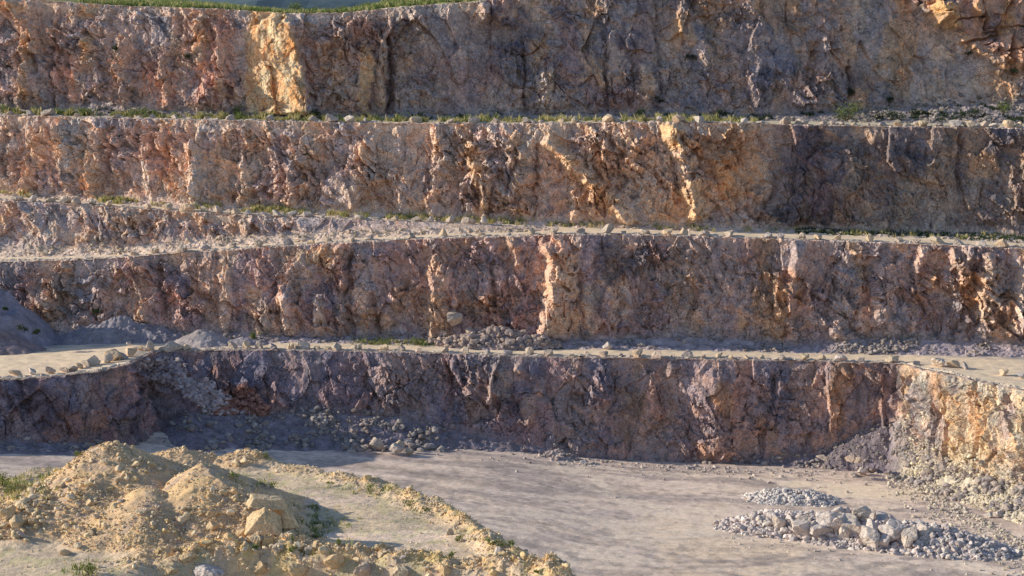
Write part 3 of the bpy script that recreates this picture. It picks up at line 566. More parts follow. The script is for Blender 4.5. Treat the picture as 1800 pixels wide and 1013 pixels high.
o = grid_obj('terrain', Pp, M_spoil, cp, fm & ~(mo > .35)); tag(o, 'sandy foreground terrace with a rubble berm along its edge', 'terrain', kind='structure')
o = grid_obj('spoil_mound', Pp, M_spoil, cp, fm & (mo > .35)); tag(o, 'sandy yellow spoil mounds with two peaks on the foreground terrace', 'mound', kind='structure')
def hit(px, py):
    a, y, z = ray(px, py); d = np.linspace(80, 130, 1500); k = d/y
    x_ = a*k; z_ = H+z*k; hz = plat_h(x_, d, False)[0]
    i = np.argmax(z_ < hz); return np.array([x_[i], d[i], hz[i]])

# ------------------------------------------------------------------ rock shapes
def ico(sub):
    bm = bmesh.new(); bmesh.ops.create_icosphere(bm, subdivisions=sub, radius=1)
    V = np.array([v.co[:] for v in bm.verts]); Fc = np.array([[v.index for v in f.verts] for f in bm.faces]); bm.free(); return V, Fc
def rockshape(V, seed, planes=11, sharp=26., amp=.05, flat=.75):
    g = np.random.default_rng(seed); n = g.normal(size=(planes,3)); n /= np.linalg.norm(n, axis=1)[:,None]; h = g.uniform(.55, 1.0, planes)
    d = V@n.T; q = np.clip(d/h[None,:], 1e-3, None); r = (np.sum(q**sharp, axis=1))**(-1/sharp); r = np.minimum(r, 1.35)
    r = r*(1+amp*(fbm(V[:,0]*2.2+seed, V[:,1]*2.2+V[:,2]*1.7, seed, 4)))
    sc = np.array([g.uniform(.85,1.2), g.uniform(.8,1.1), g.uniform(flat*.85, flat*1.15)])
    return V*r[:,None]*sc
I1, I2, I3, I4 = ico(2), ico(2), ico(3), ico(5)
SMALL = [rockshape(I1[0], 50+k, 6, 30, .0) for k in range(16)]
MED = [rockshape(I2[0], 80+k, 8, 40, .03) for k in range(16)]
FINE = [rockshape(I3[0], 80+k, 9, 30, .06) for k in range(20)]
BIG = [rockshape(I4[0], 120+k, 12, 30, .09) for k in range(14)]
BIGME = []
for k, Vb in enumerate(BIG):
    o = mesh_np('boulder', Vb, I4[1], M_boulder, None, False, link=False); BIGME.append(o.data); bpy.data.objects.remove(o)
ALTME = {}
def boulder(p, size, label, group=None, k=None, mat=None, rz=None, flat=1., tilt=.25, sink=.14, name='boulder', sx=1.):
    k = rnd.randrange(len(BIGME)) if k is None else k
    me = BIGME[k]
    if mat is not None:
        if (k, mat.name) not in ALTME:
            m2 = me.copy(); m2.materials.clear(); m2.materials.append(mat); ALTME[(k, mat.name)] = m2
        me = ALTME[(k, mat.name)]
    o = bpy.data.objects.new(name, me); C.objects.link(o)
    size = size*1.22; hgt = size*.72*flat
    o.location = (p[0], p[1], p[2]+hgt*(1-2*sink)*.5*1.0); r = size*.5
    o.scale = (r*sx, r, r*flat); o.rotation_euler = (rnd.uniform(-tilt,tilt), rnd.uniform(-tilt,tilt), rnd.uniform(0,6.28) if rz is None else rz)
    tag(o, label, 'boulder', group); return o
def rubble(name, label, pts, sizes, cols, lib=SMALL, Fc=I1[1], mat=M_rubble, kind='stuff', cat='rubble', sink=.15, g=rng):
    cols = cols*(1.25 if 'pale crushed' not in label else 1.); n = len(pts); nv = len(lib[0]); lib_ = np.stack(lib); ki = g.integers(0, len(lib), n)
    V = lib_[ki]*(sizes[:,None,None]*.5)
    a = g.uniform(0, 2*math.pi, n); b = g.uniform(-.6,.6,n)
    ca, sa, cb, sb = np.cos(a)[:,None], np.sin(a)[:,None], np.cos(b)[:,None], np.sin(b)[:,None]
    x, y, z = V[...,0], V[...,1], V[...,2]
    y2 = y*cb-z*sb; z2 = y*sb+z*cb; x3 = x*ca-y2*sa; y3 = x*sa+y2*ca
    V = np.stack([x3,y3,z2], -1)+pts[:,None,:]; V[...,2] += (sizes*(.36-sink))[:,None]
    f = Fc[None]+(np.arange(n)*nv)[:,None,None]
    o = mesh_np(name, V.reshape(-1,3), f.reshape(-1,3), mat, np.repeat(cols, nv, axis=0))
    return tag(o, label, cat, kind=kind)
def psize(n, lo, hi, a=2.2, g=rng):
    u_ = g.random(n); return (lo**(1-a)+u_*(hi**(1-a)-lo**(1-a)))**(1/(1-a))
def tint(n, cols, var=.16, g=rng):
    c = np.array(cols)[g.integers(0, len(cols), n)]; return c*(1+g.normal(0, var, n))[:,None]
def pick(P, wgt, n, g=rng):
    w = wgt.ravel().astype(float); w = np.clip(w, 0, None); w /= w.sum(); i = g.choice(len(w), n, p=w); p = P.reshape(-1,3)[i]
    return p+np.stack([g.uniform(-.12,.12,n), g.uniform(-.12,.12,n), np.zeros(n)], -1), i

# --- scree stones of the cliffs
def scree(cl, label, n, lo, hi, cols, wfn=None, a=2.3, lib=MED, Fc=I2[1]):
    u, v, kd = cl['u'], cl['v'], cl['kd']
    w = np.where((kd<2), 1., 0)*np.where(kd==0, .5, 1)*np.clip(.25+1.3*fbm(u/60, v/30+3, 17, 4), .0, 2)
    w = w+np.where((kd==2)&(cl['t']<.06), .3, 0)
    if wfn is not None: w = w*wfn(u, v)
    w = w*((u>-60)&(u<1860))
    p, i = pick(cl['P'], w, n); return rubble('scree', label, p, psize(n, lo, hi, a), tint(n, cols), lib, Fc)
Gs = [(.27,.235,.225),(.23,.205,.205),(.31,.26,.235),(.28,.225,.205)]
scree(A, 'loose grey and mauve stones fallen at the foot of the lowest rock face', 9500, .1, .95, Gs,
      lambda u,v: .35+2.5*np.exp(-((u-660)/90)**2)+2.2*np.exp(-((u-1480)/70)**2)+1.4*np.exp(-((u-480)/140)**2)+3.0*(u>1575)-(.3*((u>800)&(u<960))))
scree(B, 'loose stones and fallen blocks at the foot of the second rock face', 4500, .1, .7, [(.27,.23,.215),(.23,.20,.195),(.31,.25,.22)],
      lambda u,v: .5+2.5*np.exp(-((u-860)/70)**2)+1.6*np.exp(-((u-220)/70)**2)+2*np.exp(-((u-1560)/70)**2))
scree(S_, 'small tan stones below the low rock face beside the ramp road', 800, .1, .7, [(.42,.35,.27),(.38,.31,.25)])
scree(Cc, 'small stones along the foot of the third rock face', 1500, .1, .6, [(.42,.35,.27),(.36,.3,.25)])
scree(D_, 'dark stones along the foot of the topmost rock face', 2600, .12, .9, [(.25,.21,.18),(.21,.18,.17)], lambda u,v: .4+1.5*(u>1450))  # stone colours darkened to stand in for the shade here
# right spur scree: yellow stones
def facew(u, v): return np.clip(sm(1570,1610,u), 0, 1)
w = np.where(A['kd']<2, 1., 0)*facew(A['u'],A['v'])*(A['u']<1880)*np.clip(.4+1.2*fbm(A['u']/40,A['v']/30,18,4),.05,2)+np.where((A['kd']==2)&(A['t']<.25), .35, 0)*facew(A['u'],A['v'])*(A['u']<1880)
p, i = pick(A['P'], w, 6500); rubble('scree', 'yellow and grey stones tumbled below the sunlit spur on the right', p, psize(6500,.08,.55,2.7), tint(6500, [(.50,.44,.34),(.46,.40,.33),(.54,.46,.32),(.38,.34,.30)]), MED, I2[1])
# fallen pale stones in the gully of the lowest cliff
u, v = A['u'], A['v']
w = np.where((A['kd']==2), (1-sm(16,44,np.abs((u-290)-(v-645)*1.35+22*noise(u/40.,v/40.,9))))*sm(628,640,v)*(1-sm(750,775,v)), 0)*(u>255)
p, i = pick(A['P'], w, 2600); p[:,1] -= .15; rubble('scree', 'pale mauve rockfall spilling down a gully near the left spur', p, psize(2600,.15,.85,2.4), tint(2600, [(.44,.37,.37),(.38,.32,.33),(.33,.26,.26)]), MED, I2[1])
w = np.where((A['kd']==2), blob(u,v,425,722,45,42,6), 0); p, i = pick(A['P'], w, 600); p[:,1] -= .2
rubble('scree', 'dark red broken blocks lodged low in the rockfall gully', p, psize(600,.2,.9,2.2), tint(600, [(.22,.11,.09),(.28,.15,.12)]), MED, I2[1])

# --- heaps on benches and floor (height fields + stones)
def heap(name, label, cx, cy, z0, h, rx, ry, rot, col, seed, mat=M_scree, res=.12, rough=.12, ridge=0., kind='structure', cat='heap', pad=1.15):
    gx = np.arange(-rx*pad, rx*pad, res); gy = np.arange(-ry*pad, ry*pad, res); X, Y = np.meshgrid(gx, gy, indexing='ij')
    q = np.sqrt((np.maximum(np.abs(X)-ridge,0)/(rx-ridge))**2+(Y/ry)**2+.004)+.12*fbm(X/rx*2.2, Y/ry*2.2, seed, 3)
    Z = h*(1-q); Z = np.where(Z<-.3, -.3, Z)+rough*fbm(X/.9, Y/.9, seed+1, 4)*sm(-.2,.3,Z)+rough*.6*facet(X/.45,Y/.45,seed+2)[0]
    c, s = math.cos(rot), math.sin(rot); P = np.stack([cx+X*c-Y*s, cy+X*s+Y*c, z0+Z], -1)
    cc = np.ones(P.shape)*np.asarray(col)*np.array((1.25,1.25,1.38))*(1+.2*fbm(X/1.5,Y/1.5,seed+3,4))[...,None]
    o = grid_obj(name, P, mat, cc, q < 1.12); tag(o, label, cat, kind=kind)
    return P, Z, q
c0 = W(352,598,203.5); gh = heap('gravel_heap', 'smooth cone of grey gravel against the second rock face', c0[0], 205.0, 13.6, 1.9, 4.0, 3.2, 0, (.35,.30,.27), 901, rough=.05)
c1 = W(-60,600,204); heap('spoil_slope', 'large shaded grey spoil slope leaning on the second rock face at far left', c1[0]-6.5, 206, 13.2, 13., 17.5, 11, 0, (.235,.215,.235), 905, rough=.12, res=.16)
c2 = W(8,615,201); heap('spoil_heap', 'low reddish grey spoil heap beside the bend of the haul road', c2[0]-1, 200.6, 13.1, 3.1, 6.8, 4.0, 0, (.24,.19,.185), 909, rough=.06)
c3 = W(425,603,204); heap('spoil_heap', 'flat grey spoil heap next to the gravel cone', c3[0], 205.0, 13.5, 1.0, 3.6, 2.4, 0, (.30,.26,.25), 911, rough=.07)
c4 = W(160,598,206); heap('rubble_heap', 'dark grey rubble bank at the bottom of the second rock face on the left', c4[0]+3, 208.5, 13.3, 3.3, 9.5, 4.6, 0, (.24,.215,.22), 915, rough=.2)
# rubble pile under the second face
c5 = W(870,604,204.5)
P5, Z5, q5 = heap('rubble_heap', 'pink broken rubble heap under the recess of the second rock face', c5[0], 206.0, 13.3, 2.0, 8.2, 2.6, 0, (.34,.27,.25), 919, rough=.25)
p, i = pick(P5, (q5<1.)*1., 1300); rubble('rubble', 'broken pink grey blocks covering the rubble heap under the second rock face', p, psize(1300,.2,.95,2.), tint(1300,[(.33,.26,.235),(.27,.22,.215),(.36,.27,.22)]), MED, I2[1])
# small rubble ridge on the floor at the cliff foot
c6 = Wz(985,818,1.0); P6, Z6, q6 = heap('rubble_heap', 'small rubble cone at the foot of the lowest rock face near the middle', c6[0]-.5, c6[1]-.3, .8, 2.1, 4.6, 2.2, 0, (.36,.30,.27), 921, rough=.2)
p, i = pick(P6, (q6<1.1)*1., 700); rubble('rubble', 'stones on the small rubble cone near the middle of the pit wall', p, psize(700,.12,.6,2.2), tint(700,[(.42,.35,.31),(.36,.3,.28)]), MED, I2[1])
c7 = Wz(650,792,3.2); P7, Z7, q7 = heap('rubble_heap', 'dark boulder bank where the lowest rock face meets the pit floor', c7[0]-5, c7[1]+3.5, 2.8, 3.6, 11.5, 5.5, -.1, (.19,.168,.17), 923, rough=.3)
p, i = pick(P7, (q7<1.05)*1., 1700); rubble('rubble', 'grey blocks strewn over the dark bank at the pit wall foot', p, psize(1700,.12,.8,2.5), tint(1700,[(.25,.215,.215),(.21,.185,.19),(.29,.23,.21)]), MED, I2[1])
c8 = Wz(1480,828,.5); P8, Z8, q8 = heap('rubble_heap', 'steep grey rubble bank in the corner beside the sunlit spur', c8[0]+8.5, 201.5, .5, 10.5, 15.0, 11.0, .0, (.20,.165,.165), 925, rough=.14)
p, i = pick(P8, (q8<1.08)*(.5+1.*(q8>.6)), 5500); rubble('rubble', 'grey stones covering the rubble bank in the corner by the sunlit spur', p, psize(5500,.08,.45,2.7), tint(5500,[(.28,.235,.225),(.23,.195,.195),(.32,.26,.235)]), MED, I2[1])

# --- crushed stone piles on the floor
pa = Wz(1262,932,.4); pb = Wz(1768,982,.3); mx_ = (pa+pb)/2; rot = math.atan2(pb[1]-pa[1], pb[0]-pa[0]); Lp = np.hypot(*(pb-pa)[:2])/2
PP, ZZ, QQ = heap('stone_pile', 'core of the long pale crushed stone pile on the pit floor', mx_[0], mx_[1]+.6, float(floor_h(mx_[0],mx_[1]))-.05, 2.0, Lp+.6, 3.8, rot, (.5,.44,.42), 931, ridge=8., rough=.15, kind='structure')
g9 = np.random.default_rng(5)
p, i = pick(PP, (QQ<1.1)*1., 5200, g9); n_ = len(p); rubble('crushed_stone', 'pale crushed stone forming the long pile on the pit floor', p, psize(n_,.2,.72,2.3,g9), tint(n_,[(.60,.51,.48),(.68,.60,.55),(.47,.41,.41)],.12,g9), FINE, I3[1], g=g9)
qa = Wz(1387,884,.5)
PQ, ZQ, QQ2 = heap('stone_pile', 'core of the small pale crushed stone pile behind the long one', qa[0], qa[1], float(floor_h(qa[0],qa[1]))-.05, 1.05, 5.0, 2.6, -.12, (.45,.40,.38), 937, ridge=1.5, rough=.1, kind='structure')
p, i = pick(PQ, (QQ2<1.1)*1., 1800, g9); n_ = len(p); rubble('crushed_stone', 'pale crushed stone of the small pile behind the long one', p, psize(n_,.18,.48,2.4,g9), tint(n_,[(.68,.61,.57),(.74,.67,.61),(.57,.52,.51)],.1,g9), FINE, I3[1], g=g9)
# loose stones scattered on the floor near piles and foot
def floorpts(u, v): p = Wz(u, v, .6); p[...,2] = floor_h(p[...,0], p[...,1]); return p
us = rng.uniform(1250,1800,420); vs = np.clip(rng.normal(950,28,420)+ (us-1500)*.06,870,1010); rubble('pebbles', 'loose pebbles scattered round the long stone pile', floorpts(us,vs), psize(420,.08,.3,2.5), tint(420,[(.5,.43,.36),(.42,.36,.32)]))
us = rng.uniform(760,1620,700); vs = 808+rng.exponential(9,700)+np.interp(us,[760,1000,1620],[-6,14,26]); rubble('pebbles', 'loose pebbles strewn where the pit floor meets the rock face', floorpts(us,vs), psize(700,.1,.5,2.3), tint(700,[(.42,.36,.32),(.38,.32,.3)]))
us = rng.uniform(1560,1830,1500); vs = np.interp(us,[1560,1600,1700,1830],[842,862,912,985])+rng.exponential(20,1500)-16; rubble('pebbles', 'yellow grey stones spread out below the sunlit spur', floorpts(us,vs), psize(1500,.1,.55,2.5), tint(1500,[(.46,.40,.32),(.42,.37,.32)]), MED, I2[1])

# ------------------------------------------------------------------ individual boulders
ORD = ['first','second','third','fourth','fifth','sixth','seventh','eighth','ninth','tenth','eleventh','twelfth','thirteenth','fourteenth','fifteenth','sixteenth','seventeenth','eighteenth','nineteenth','twentieth']
TENS = {20:'twenty',30:'thirty',40:'forty',50:'fifty',60:'sixty'}; TENTH = {30:'thirtieth',40:'fortieth',50:'fiftieth',60:'sixtieth'}
def ordw(i):
    if i <= 20: return ORD[i-1]
    if i % 10 == 0: return TENTH[i]
    return TENS[i//10*10]+'-'+ORD[i%10-1]
def row(cl, specs, where, group, smin=.75, smax=1.15, inset=1.1):
    specs = sorted(specs, key=lambda s: s[0])
    mid = len(specs)/2
    for i, sp in enumerate(specs):
        px_ = sp[0]; size = sp[1] if len(sp) > 1 and sp[1] else rnd.uniform(smin, smax)
        e = edge_at(cl, px_); nrm = nrm_at(cl, px_)
        if len(sp) > 2: p = Wz(px_, sp[2], e[2]+.05)
        else: p = e-nrm*rnd.uniform(inset*.7, inset*1.5)
        mat = rnd.choice([None,None,M_tan,M_pale,M_tan]) if rnd.random() < .5 else None
        word = 'pale' if mat is M_pale else ('tan' if mat is M_tan else 'brown')
        flat = rnd.uniform(.95,1.3); size = size*rnd.uniform(.68,1.18)
        big = 'small' if size < .85 else ('large' if size > 1.25 else 'medium')
        fromleft = i < mid
        pos = ordw(i+1)+' from the left' if fromleft else ordw(len(specs)-i)+' from the right'
        boulder(p, size, f'{big} {word} boulder, {pos} {where}', group, mat=mat, flat=flat, sx=rnd.uniform(.9,1.15))
rA = [(28,1.3,659),(57,1.2,658),(88,1.1,656),(113,.9,654),(130,1.5,652),(139,1.1,647),(152,1.3,644),(166,1.3,641),(190,1.3,637),(202,1.5,633),(214,1.4,631),(229,1.5,624),(248,1.,615),(228,.9,608),
      (278,1.2),(293,.9),(308,1.2),(332,1.1),(412,1.1),(435,1.),(456,1.1),(480,1.),(512,1.1),(530,1.3),(556,.7),(575,.8),(591,1.),(627,1.1),(672,1.1),(705,1.1),(735,.8),(782,1.1),(816,1.),(856,.7),(890,1.1),(930,1.2),(965,1.1),(1005,.8),(1033,.9),(1063,1.2),(1092,.8),(1123,1.2),(1155,1.),(1183,.8),
      (1212,1.2),(1238,.8),(1265,.8),(1287,.7),(1314,.7),(1342,1.),(1377,.8),(1416,.8),(1450,.7),(1483,1.),(1518,.9),(1562,1.),(1597,1.2),(1651,1.3,643),(1677,.9,645),(1696,.9,648),(1762,1.1,659),(1796,1.,664)]
rA = [(r[0], r[1]*.8)+tuple(r[2:]) if r[0] < 260 else r for r in rA]
row(A, rA, 'along the lowest haul road', 'boulders lining the lowest haul road', .8, 1.1, 1.0)
row(S_, [(x,) for x in (24,55,82,108,133,158,188,221,258,290,325,356,381,409,435,463,485,512,536,565,596,630,662,692,730,757,792,822,850)], 'edging the upper ramp road', 'boulders lining the upper ramp road', .75, 1.1, .8)
row(B, [(232,.8),(268,1.),(320,1.1),(356,.9),(406,.9),(451,1.2),(503,1.),(543,1.),(575,1.),(617,.8),(649,1.),(722,1.),(778,1.),(815,.6),(846,.7),(893,.7),(935,.9),(973,1.1),(1022,1.),(1068,1.2),(1098,.7),(1138,1.2),(1173,1.1),(1205,.9),(1240,1.),(1282,.9),(1353,1.1),(1374,.9),(1413,1.),(1440,.9),(1475,1.2),(1531,1.),(1582,.9),(1614,1.),(1649,1.3),(1688,1.2),(1726,1.1),(1764,1.2),(1792,.9)],
    'along the middle haul road', 'boulders lining the middle haul road', .8, 1.1, 1.0)
row(Cc, [(x,) for x in (12,44,78,130,200,232,262,300,355,400,470,510,545,580,612,640,725,790,830,870,925,937,951,985,1010,1068,1082,1160,1193,1230,1313,1385,1411,1450,1465,1480,1502,1529,1553,1580,1600,1612,1624,1652,1680,1704,1730,1752,1775,1792)], 'along the highest weedy bench', 'boulders lining the highest bench', .65, 1.35, .9)
# boulders on the long pile (px, py of centre, width in px)
pl = [(1378,916,22),(1394,913,20),(1370,926,22),(1416,921,20),(1436,916,24),(1452,925,30),(1474,906,24),(1480,918,22),(1491,907,18),(1414,938,26),(1440,938,28),(1432,930,18),(1515,910,30),(1530,920,24),(1508,922,22),(1552,919,22),(1568,928,26),(1580,937,26),(1535,933,24),(1484,940,20),(1602,945,24),(1591,929,18),(1625,939,18),(1532,952,30),(1550,960,20),(1565,944,26),(1497,930,26),(1470,928,24),(1595,958,18),(1398,926,18)]
pl.sort()
PPu, PPv = proj(PP)
for i, (x, y, w_) in enumerate(pl):
    jj = np.argmin((PPu-x)**2+(PPv-(y+w_*.22))**2); q = PP.reshape(-1,3)[jj]
    sz = w_/18.3*1.08
    nm = ordw(i+1)+' from the left' if i < 15 else ordw(len(pl)-i)+' from the right'
    boulder(q, sz, f'{"large" if w_>=26 else "medium" if w_>=20 else "small"} pale boulder, {nm} of those heaped on the long stone pile', 'boulders on the long stone pile', mat=M_pale, flat=rnd.uniform(1.,1.25), sink=.06, tilt=.5)
# floor / foot boulders
for x, y, w_, lab in [(749,799,7,'small pale boulder alone on the floor by the dark boulder bank'),(1028,814,13,'light boulder on the floor just right of the small rubble cone'),(1017,817,9,'little rock touching the light boulder near the small rubble cone'),(1514,828,15,'pale boulder at the toe of the rubble bank in the corner'),(1500,834,10,'brown rock left of the pale boulder at the rubble bank toe'),(1502,838,8,'small tan rock in front of the pale boulder at the rubble bank toe'),(1508,810,14,'tan boulder higher up in the corner rubble bank'),(1493,806,15,'grey boulder beside the tan one in the corner rubble bank'),(1446,805,13,'grey boulder left of the pair in the corner rubble bank'),
                      (660,780,22,'large rounded boulder on the dark bank at the pit wall'),(693,788,20,'reddish squat boulder at the right toe of the dark bank'),(704,779,12,'orange block on the right slope of the dark bank'),(720,792,14,'flat reddish rock at the very toe of the dark bank'),(1762,860,14,'grey angular rock in the scree low on the sunlit spur'),(1608,832,14,'pale block near the corner of the sunlit spur'),(1758,905,14,'pale tilted block in the lower scree by the right edge'),(1740,907,12,'tan block in the lower scree left of the pale tilted one')]:
    z0 = float(np.interp(y,[780,800,860,905],[4.2,3.2,1.6,1.2])) if x < 740 else float(np.interp(y,[805,815,838,905],[2.8,1.3,.6,.5]))
    q = Wz(x, y+w_*.3, z0); boulder(q, w_/15.8, lab, mat=M_tan if ('orange' in lab) else (M_pale if ('pale' in lab or 'light' in lab) else None))
# blocks on the first haul road near the wall
for x, y, w_, lab in [(798,561,24,'tall leaning brown block against the second rock face above the rubble heap'),(1400-333,606,16,'squarish pale block standing on the road side below the second rock face')]:
    q = W(x, y+10, 207.2) if x < 900 else Wz(x, y+8, 12.95); o = boulder(q, w_/14.5, lab, mat=None if x < 900 else M_pale, flat=1.5 if x < 900 else 1.0)
def polyrock(name, nrm, hs, mat, seed, sharp=40., amp=.07):
    V, Fc = ico(5); n = np.array(nrm, float); n /= np.linalg.norm(n, axis=1)[:,None]; q = np.clip((V@n.T)/np.array(hs)[None,:], 1e-3, None)
    r = (np.sum(q**sharp, axis=1))**(-1/sharp); r = r*(1+amp*fbm(V[:,0]*2+seed, V[:,1]*2+V[:,2]*1.6, seed, 5)+.03*facet(V[:,0]*4+V[:,1]*3, V[:,2]*5, seed)[0])
    return mesh_np(name, V*r[:,None], Fc, mat, link=False).data
TRI = polyrock('boulder', [(-.72,-.35,.6),(.7,-.45,.55),(-.1,-1,.25),(0,1,.3),(0,0,-1),(1,.2,-.1),(-1,.1,-.1),(.2,.5,.8)], [.62,.66,.62,.7,.6,1.05,1.05,.8], M_gold, 3)
TALL = polyrock('boulder', [(1,-.2,.15),(-1,-.1,.2),(.1,-1,.1),(0,1,0),(0,0,-1),(.2,-.1,1),(.8,-.5,.5)], [.6,.6,.55,.5,1.,1.,.85], M_gold, 5)
SLAB = polyrock('boulder', [(0,-.2,1),(0,0,-1),(-1,-.2,.3),(1,-.1,.3),(0,-1,.2),(0,1,0),(.6,-.6,.4)], [.42,.4,1.,1.05,.7,.7,.95], M_gold, 8)
# foreground boulders
fg = [(466,889,46,'golden','flat golden slab resting on top of the big foreground boulder'),(462,922,52,'golden','big triangular golden boulder at the right foot of the spoil mounds'),(493,915,40,'golden','tall golden block behind the big triangular boulder'),
      (40,891,20,'golden','golden boulder uppermost in the rock cluster at the left edge'),(18,902,24,'golden','wide tan boulder at the left edge of the mound'),(30,921,26,'golden','orange brown boulder lowest in the left edge cluster'),(60,918,16,'golden','small yellow rock right of the orange brown boulder at far left'),(52,899,12,'golden','small yellow rock between the two upper boulders at far left'),(38,940,18,'grey','grey tan rock below the left edge cluster'),
      (160,884,16,'golden','orange rock halfway up the front of the mound'),(375,902,18,'golden','rounded golden rock just left of the triangular boulder group'),(375,925,18,'golden','tan rock left of the triangular boulder, below the rounded golden one'),(405,968,18,'golden','yellow rock in the berm below the triangular boulder'),(363,1005,40,'pale','large whitish boulder cut by the bottom of the photo'),
      (278,892,12,'grey','small brown rock in the middle of the mound slope'),(115,972,14,'golden','tan rock at the mound toe near bottom left'),(875,968,15,'pale','whitish rock on the terrace rim near its right end'),(887,974,13,'golden','yellow rock touching the whitish one on the terrace rim'),(709,979,11,'pale','small whitish rock alone near the bottom centre berm'),(672,976,20,'golden','blocky yellow rock on the bottom centre berm'),
      (330,978,24,'golden','broad golden rock on the left end of the bottom berm'),(300,1003,22,'golden','golden brown rock at the bottom edge left of the whitish boulder'),(425,938,22,'golden','golden rock immediately below left of the triangular boulder'),(435,905,16,'golden','small golden rock touching the flat slab from the left'),(448,950,20,'golden','rugged tan rock in front of the triangular boulder'),(488,963,18,'grey','grey brown rock between berm and triangular boulder'),
      (395,880,9,'grey','little grey rock on the dark side of the second peak'),(415,866,14,'golden','tan rock in the shaded slope of the second peak'),(443,877,9,'grey','tiny grey rock right of the tan one in the shaded slope'),(212,882,10,'grey','small grey rock left of the mound centre'),(220,833,12,'golden','tan lump near the top of the first peak'),(210,800,10,'golden','tan stone just under the highest peak'),(135,866,12,'golden','tan stone on the left flank of the mound'),(540,967,16,'grey','brown rock in the weedy berm at bottom'),
      (590,985,34,'golden','broad orange block in the bottom berm'),(640,1000,36,'grey','dark sided block at the bottom of the berm'),(520,1000,34,'golden','craggy golden block at the bottom centre left'),(700,1004,30,'golden','golden block low in the berm right of the dark sided one'),(455,1000,30,'golden','golden block between the whitish boulder and the craggy one'),(780,1000,26,'golden','yellow clod on the right part of the bottom berm')]
for x, y, w_, kind_, lab in fg:
    h_ = hit(x, y+w_*.28); sz = w_/F*h_[1]*(1.0 if y < 975 else .85)
    m_ = {'golden':M_gold,'pale':M_pale,'grey':M_boulder}[kind_]
    o = boulder(h_, sz, lab, mat=m_, flat=1.05, sink=.2, tilt=.35)
    if lab.startswith('big triangular'): b0 = hit(462, 936); o.data = TRI; o.location = tuple(b0+np.array([0,.35,.45])); o.scale = (.98,.8,.95); o.rotation_euler = (0,.05,.1)
    if lab.startswith('tall golden'): b1 = hit(489, 934); o.data = TRI; o.location = tuple(b1+np.array([.0,1.2,.6])); o.scale = (.95,.8,1.1); o.rotation_euler = (.1,.1,2.5)
    if lab.startswith('flat golden'): b0 = hit(462, 936); o.data = SLAB; o.location = tuple(b0+np.array([.05,1.2,1.45])); o.scale = (.92,.75,.75); o.rotation_euler = (-.12,.12,.15)
# foreground stones
g3 = np.random.default_rng(21); onv = ((up>-60)&(up<1080)&(vp<1050))*1.
yc = [(.62,.50,.35),(.50,.39,.26),(.58,.44,.27),(.49,.39,.28),(.52,.38,.21)]
dens = onv*(1-.7*((X>-19)&(X<-12.5)&(Y>101.5)&(Y<110)))*(sm(.1,.6,mo)*np.clip(.35+1.6*fbm(X/2.2,Y/2.2,431,4)+.8*sm(.3,2.0,-(Y-104)),.05,2)*1.2+rb*1.6+bb*1.8+.02)
fan_ = np.clip(np.exp(-((X+22.5)/2.6)**2-((Y-99.5)/3.2)**2)+np.exp(-((X+20.2)/1.6)**2-((Y-102.5)/3)**2), 0, 1)
n_ = 20000; p, i = pick(Pp, dens*(1-.75*fan_), n_, g3); rubble('loose_stones', 'small yellow stones strewn over the mounds and berms in the foreground', p, psize(n_,.05,.18,2.7,g3), tint(n_,yc,.15,g3), SMALL, I1[1], g=g3)
fan_ = np.clip(np.exp(-((X+22.5)/2.6)**2-((Y-99.5)/3.2)**2)+np.exp(-((X+20.2)/1.6)**2-((Y-102.5)/3)**2), 0, 1)
de2 = (1-.93*fan_)*onv*((sm(.1,.5,mo)*(sm(.0,.45,fbm(X/3,Y/3,433,3))+1.6*np.exp(-((X+29)/3.5)**2-((Y-100)/4.5)**2))+bb*1.2+rb*.25)+.8*np.exp(-((X+16.)/2.5)**2-((Y-100)/2.2)**2))
n_ = 1000; p, i = pick(Pp, de2*(1-.85*((X>-19)&(X<-12.5)&(Y>101.5)&(Y<110))), n_, g3); rubble('loose_stones', 'fist to head sized yellow stones on the mounds and berms in the foreground', p, psize(n_,.18,.55,3.2,g3), tint(n_,yc,.15,g3), FINE, I3[1], g=g3)

# ------------------------------------------------------------------ vegetation
GREEN = [(.14,.19,.055),(.19,.23,.07),(.11,.15,.045),(.25,.26,.09)]; DRY = [(.58,.48,.24),(.5,.43,.2),(.42,.38,.15)]; DGR = [(.035,.055,.022),(.045,.07,.026),(.03,.048,.022)]
def grass(name, label, pts, hts, cols, g=rng, wid=.05, nb=6):
    n = len(pts); pts = np.repeat(pts, nb, 0)+np.stack([g.normal(0,.12,n*nb), g.normal(0,.12,n*nb), np.zeros(n*nb)],-1); hts = np.repeat(hts, nb)*g.uniform(.6,1.2,n*nb); cols = np.repeat(cols, nb, 0)*g.uniform(.8,1.2,(n*nb,1))
    a = g.uniform(0,math.pi,n*nb); w = np.stack([np.cos(a),np.sin(a),0*a],-1)*wid*(.6+hts[:,None]); ln = np.stack([g.normal(0,.3,n*nb),g.normal(0,.3,n*nb),np.ones(n*nb)],-1)*hts[:,None]
    V = np.stack([pts-w, pts+w, pts+w*.5+ln*.6, pts+ln*1.0+np.stack([g.normal(0,.1,n*nb)*hts,g.normal(0,.1,n*nb)*hts,0*hts],-1)],1)
    Fq = np.arange(n*nb*4).reshape(-1,4); o = mesh_np(name, V.reshape(-1,3), Fq, M_leaf, np.repeat(cols,4,0)); return tag(o, label, 'grass', kind='stuff')
def colpick(n, A_, B_, f, g=rng):
    a = np.array(A_)[g.integers(0,len(A_),n)]; b = np.array(B_)[g.integers(0,len(B_),n)]; return np.where((g.random(n)<f)[:,None], a, b)
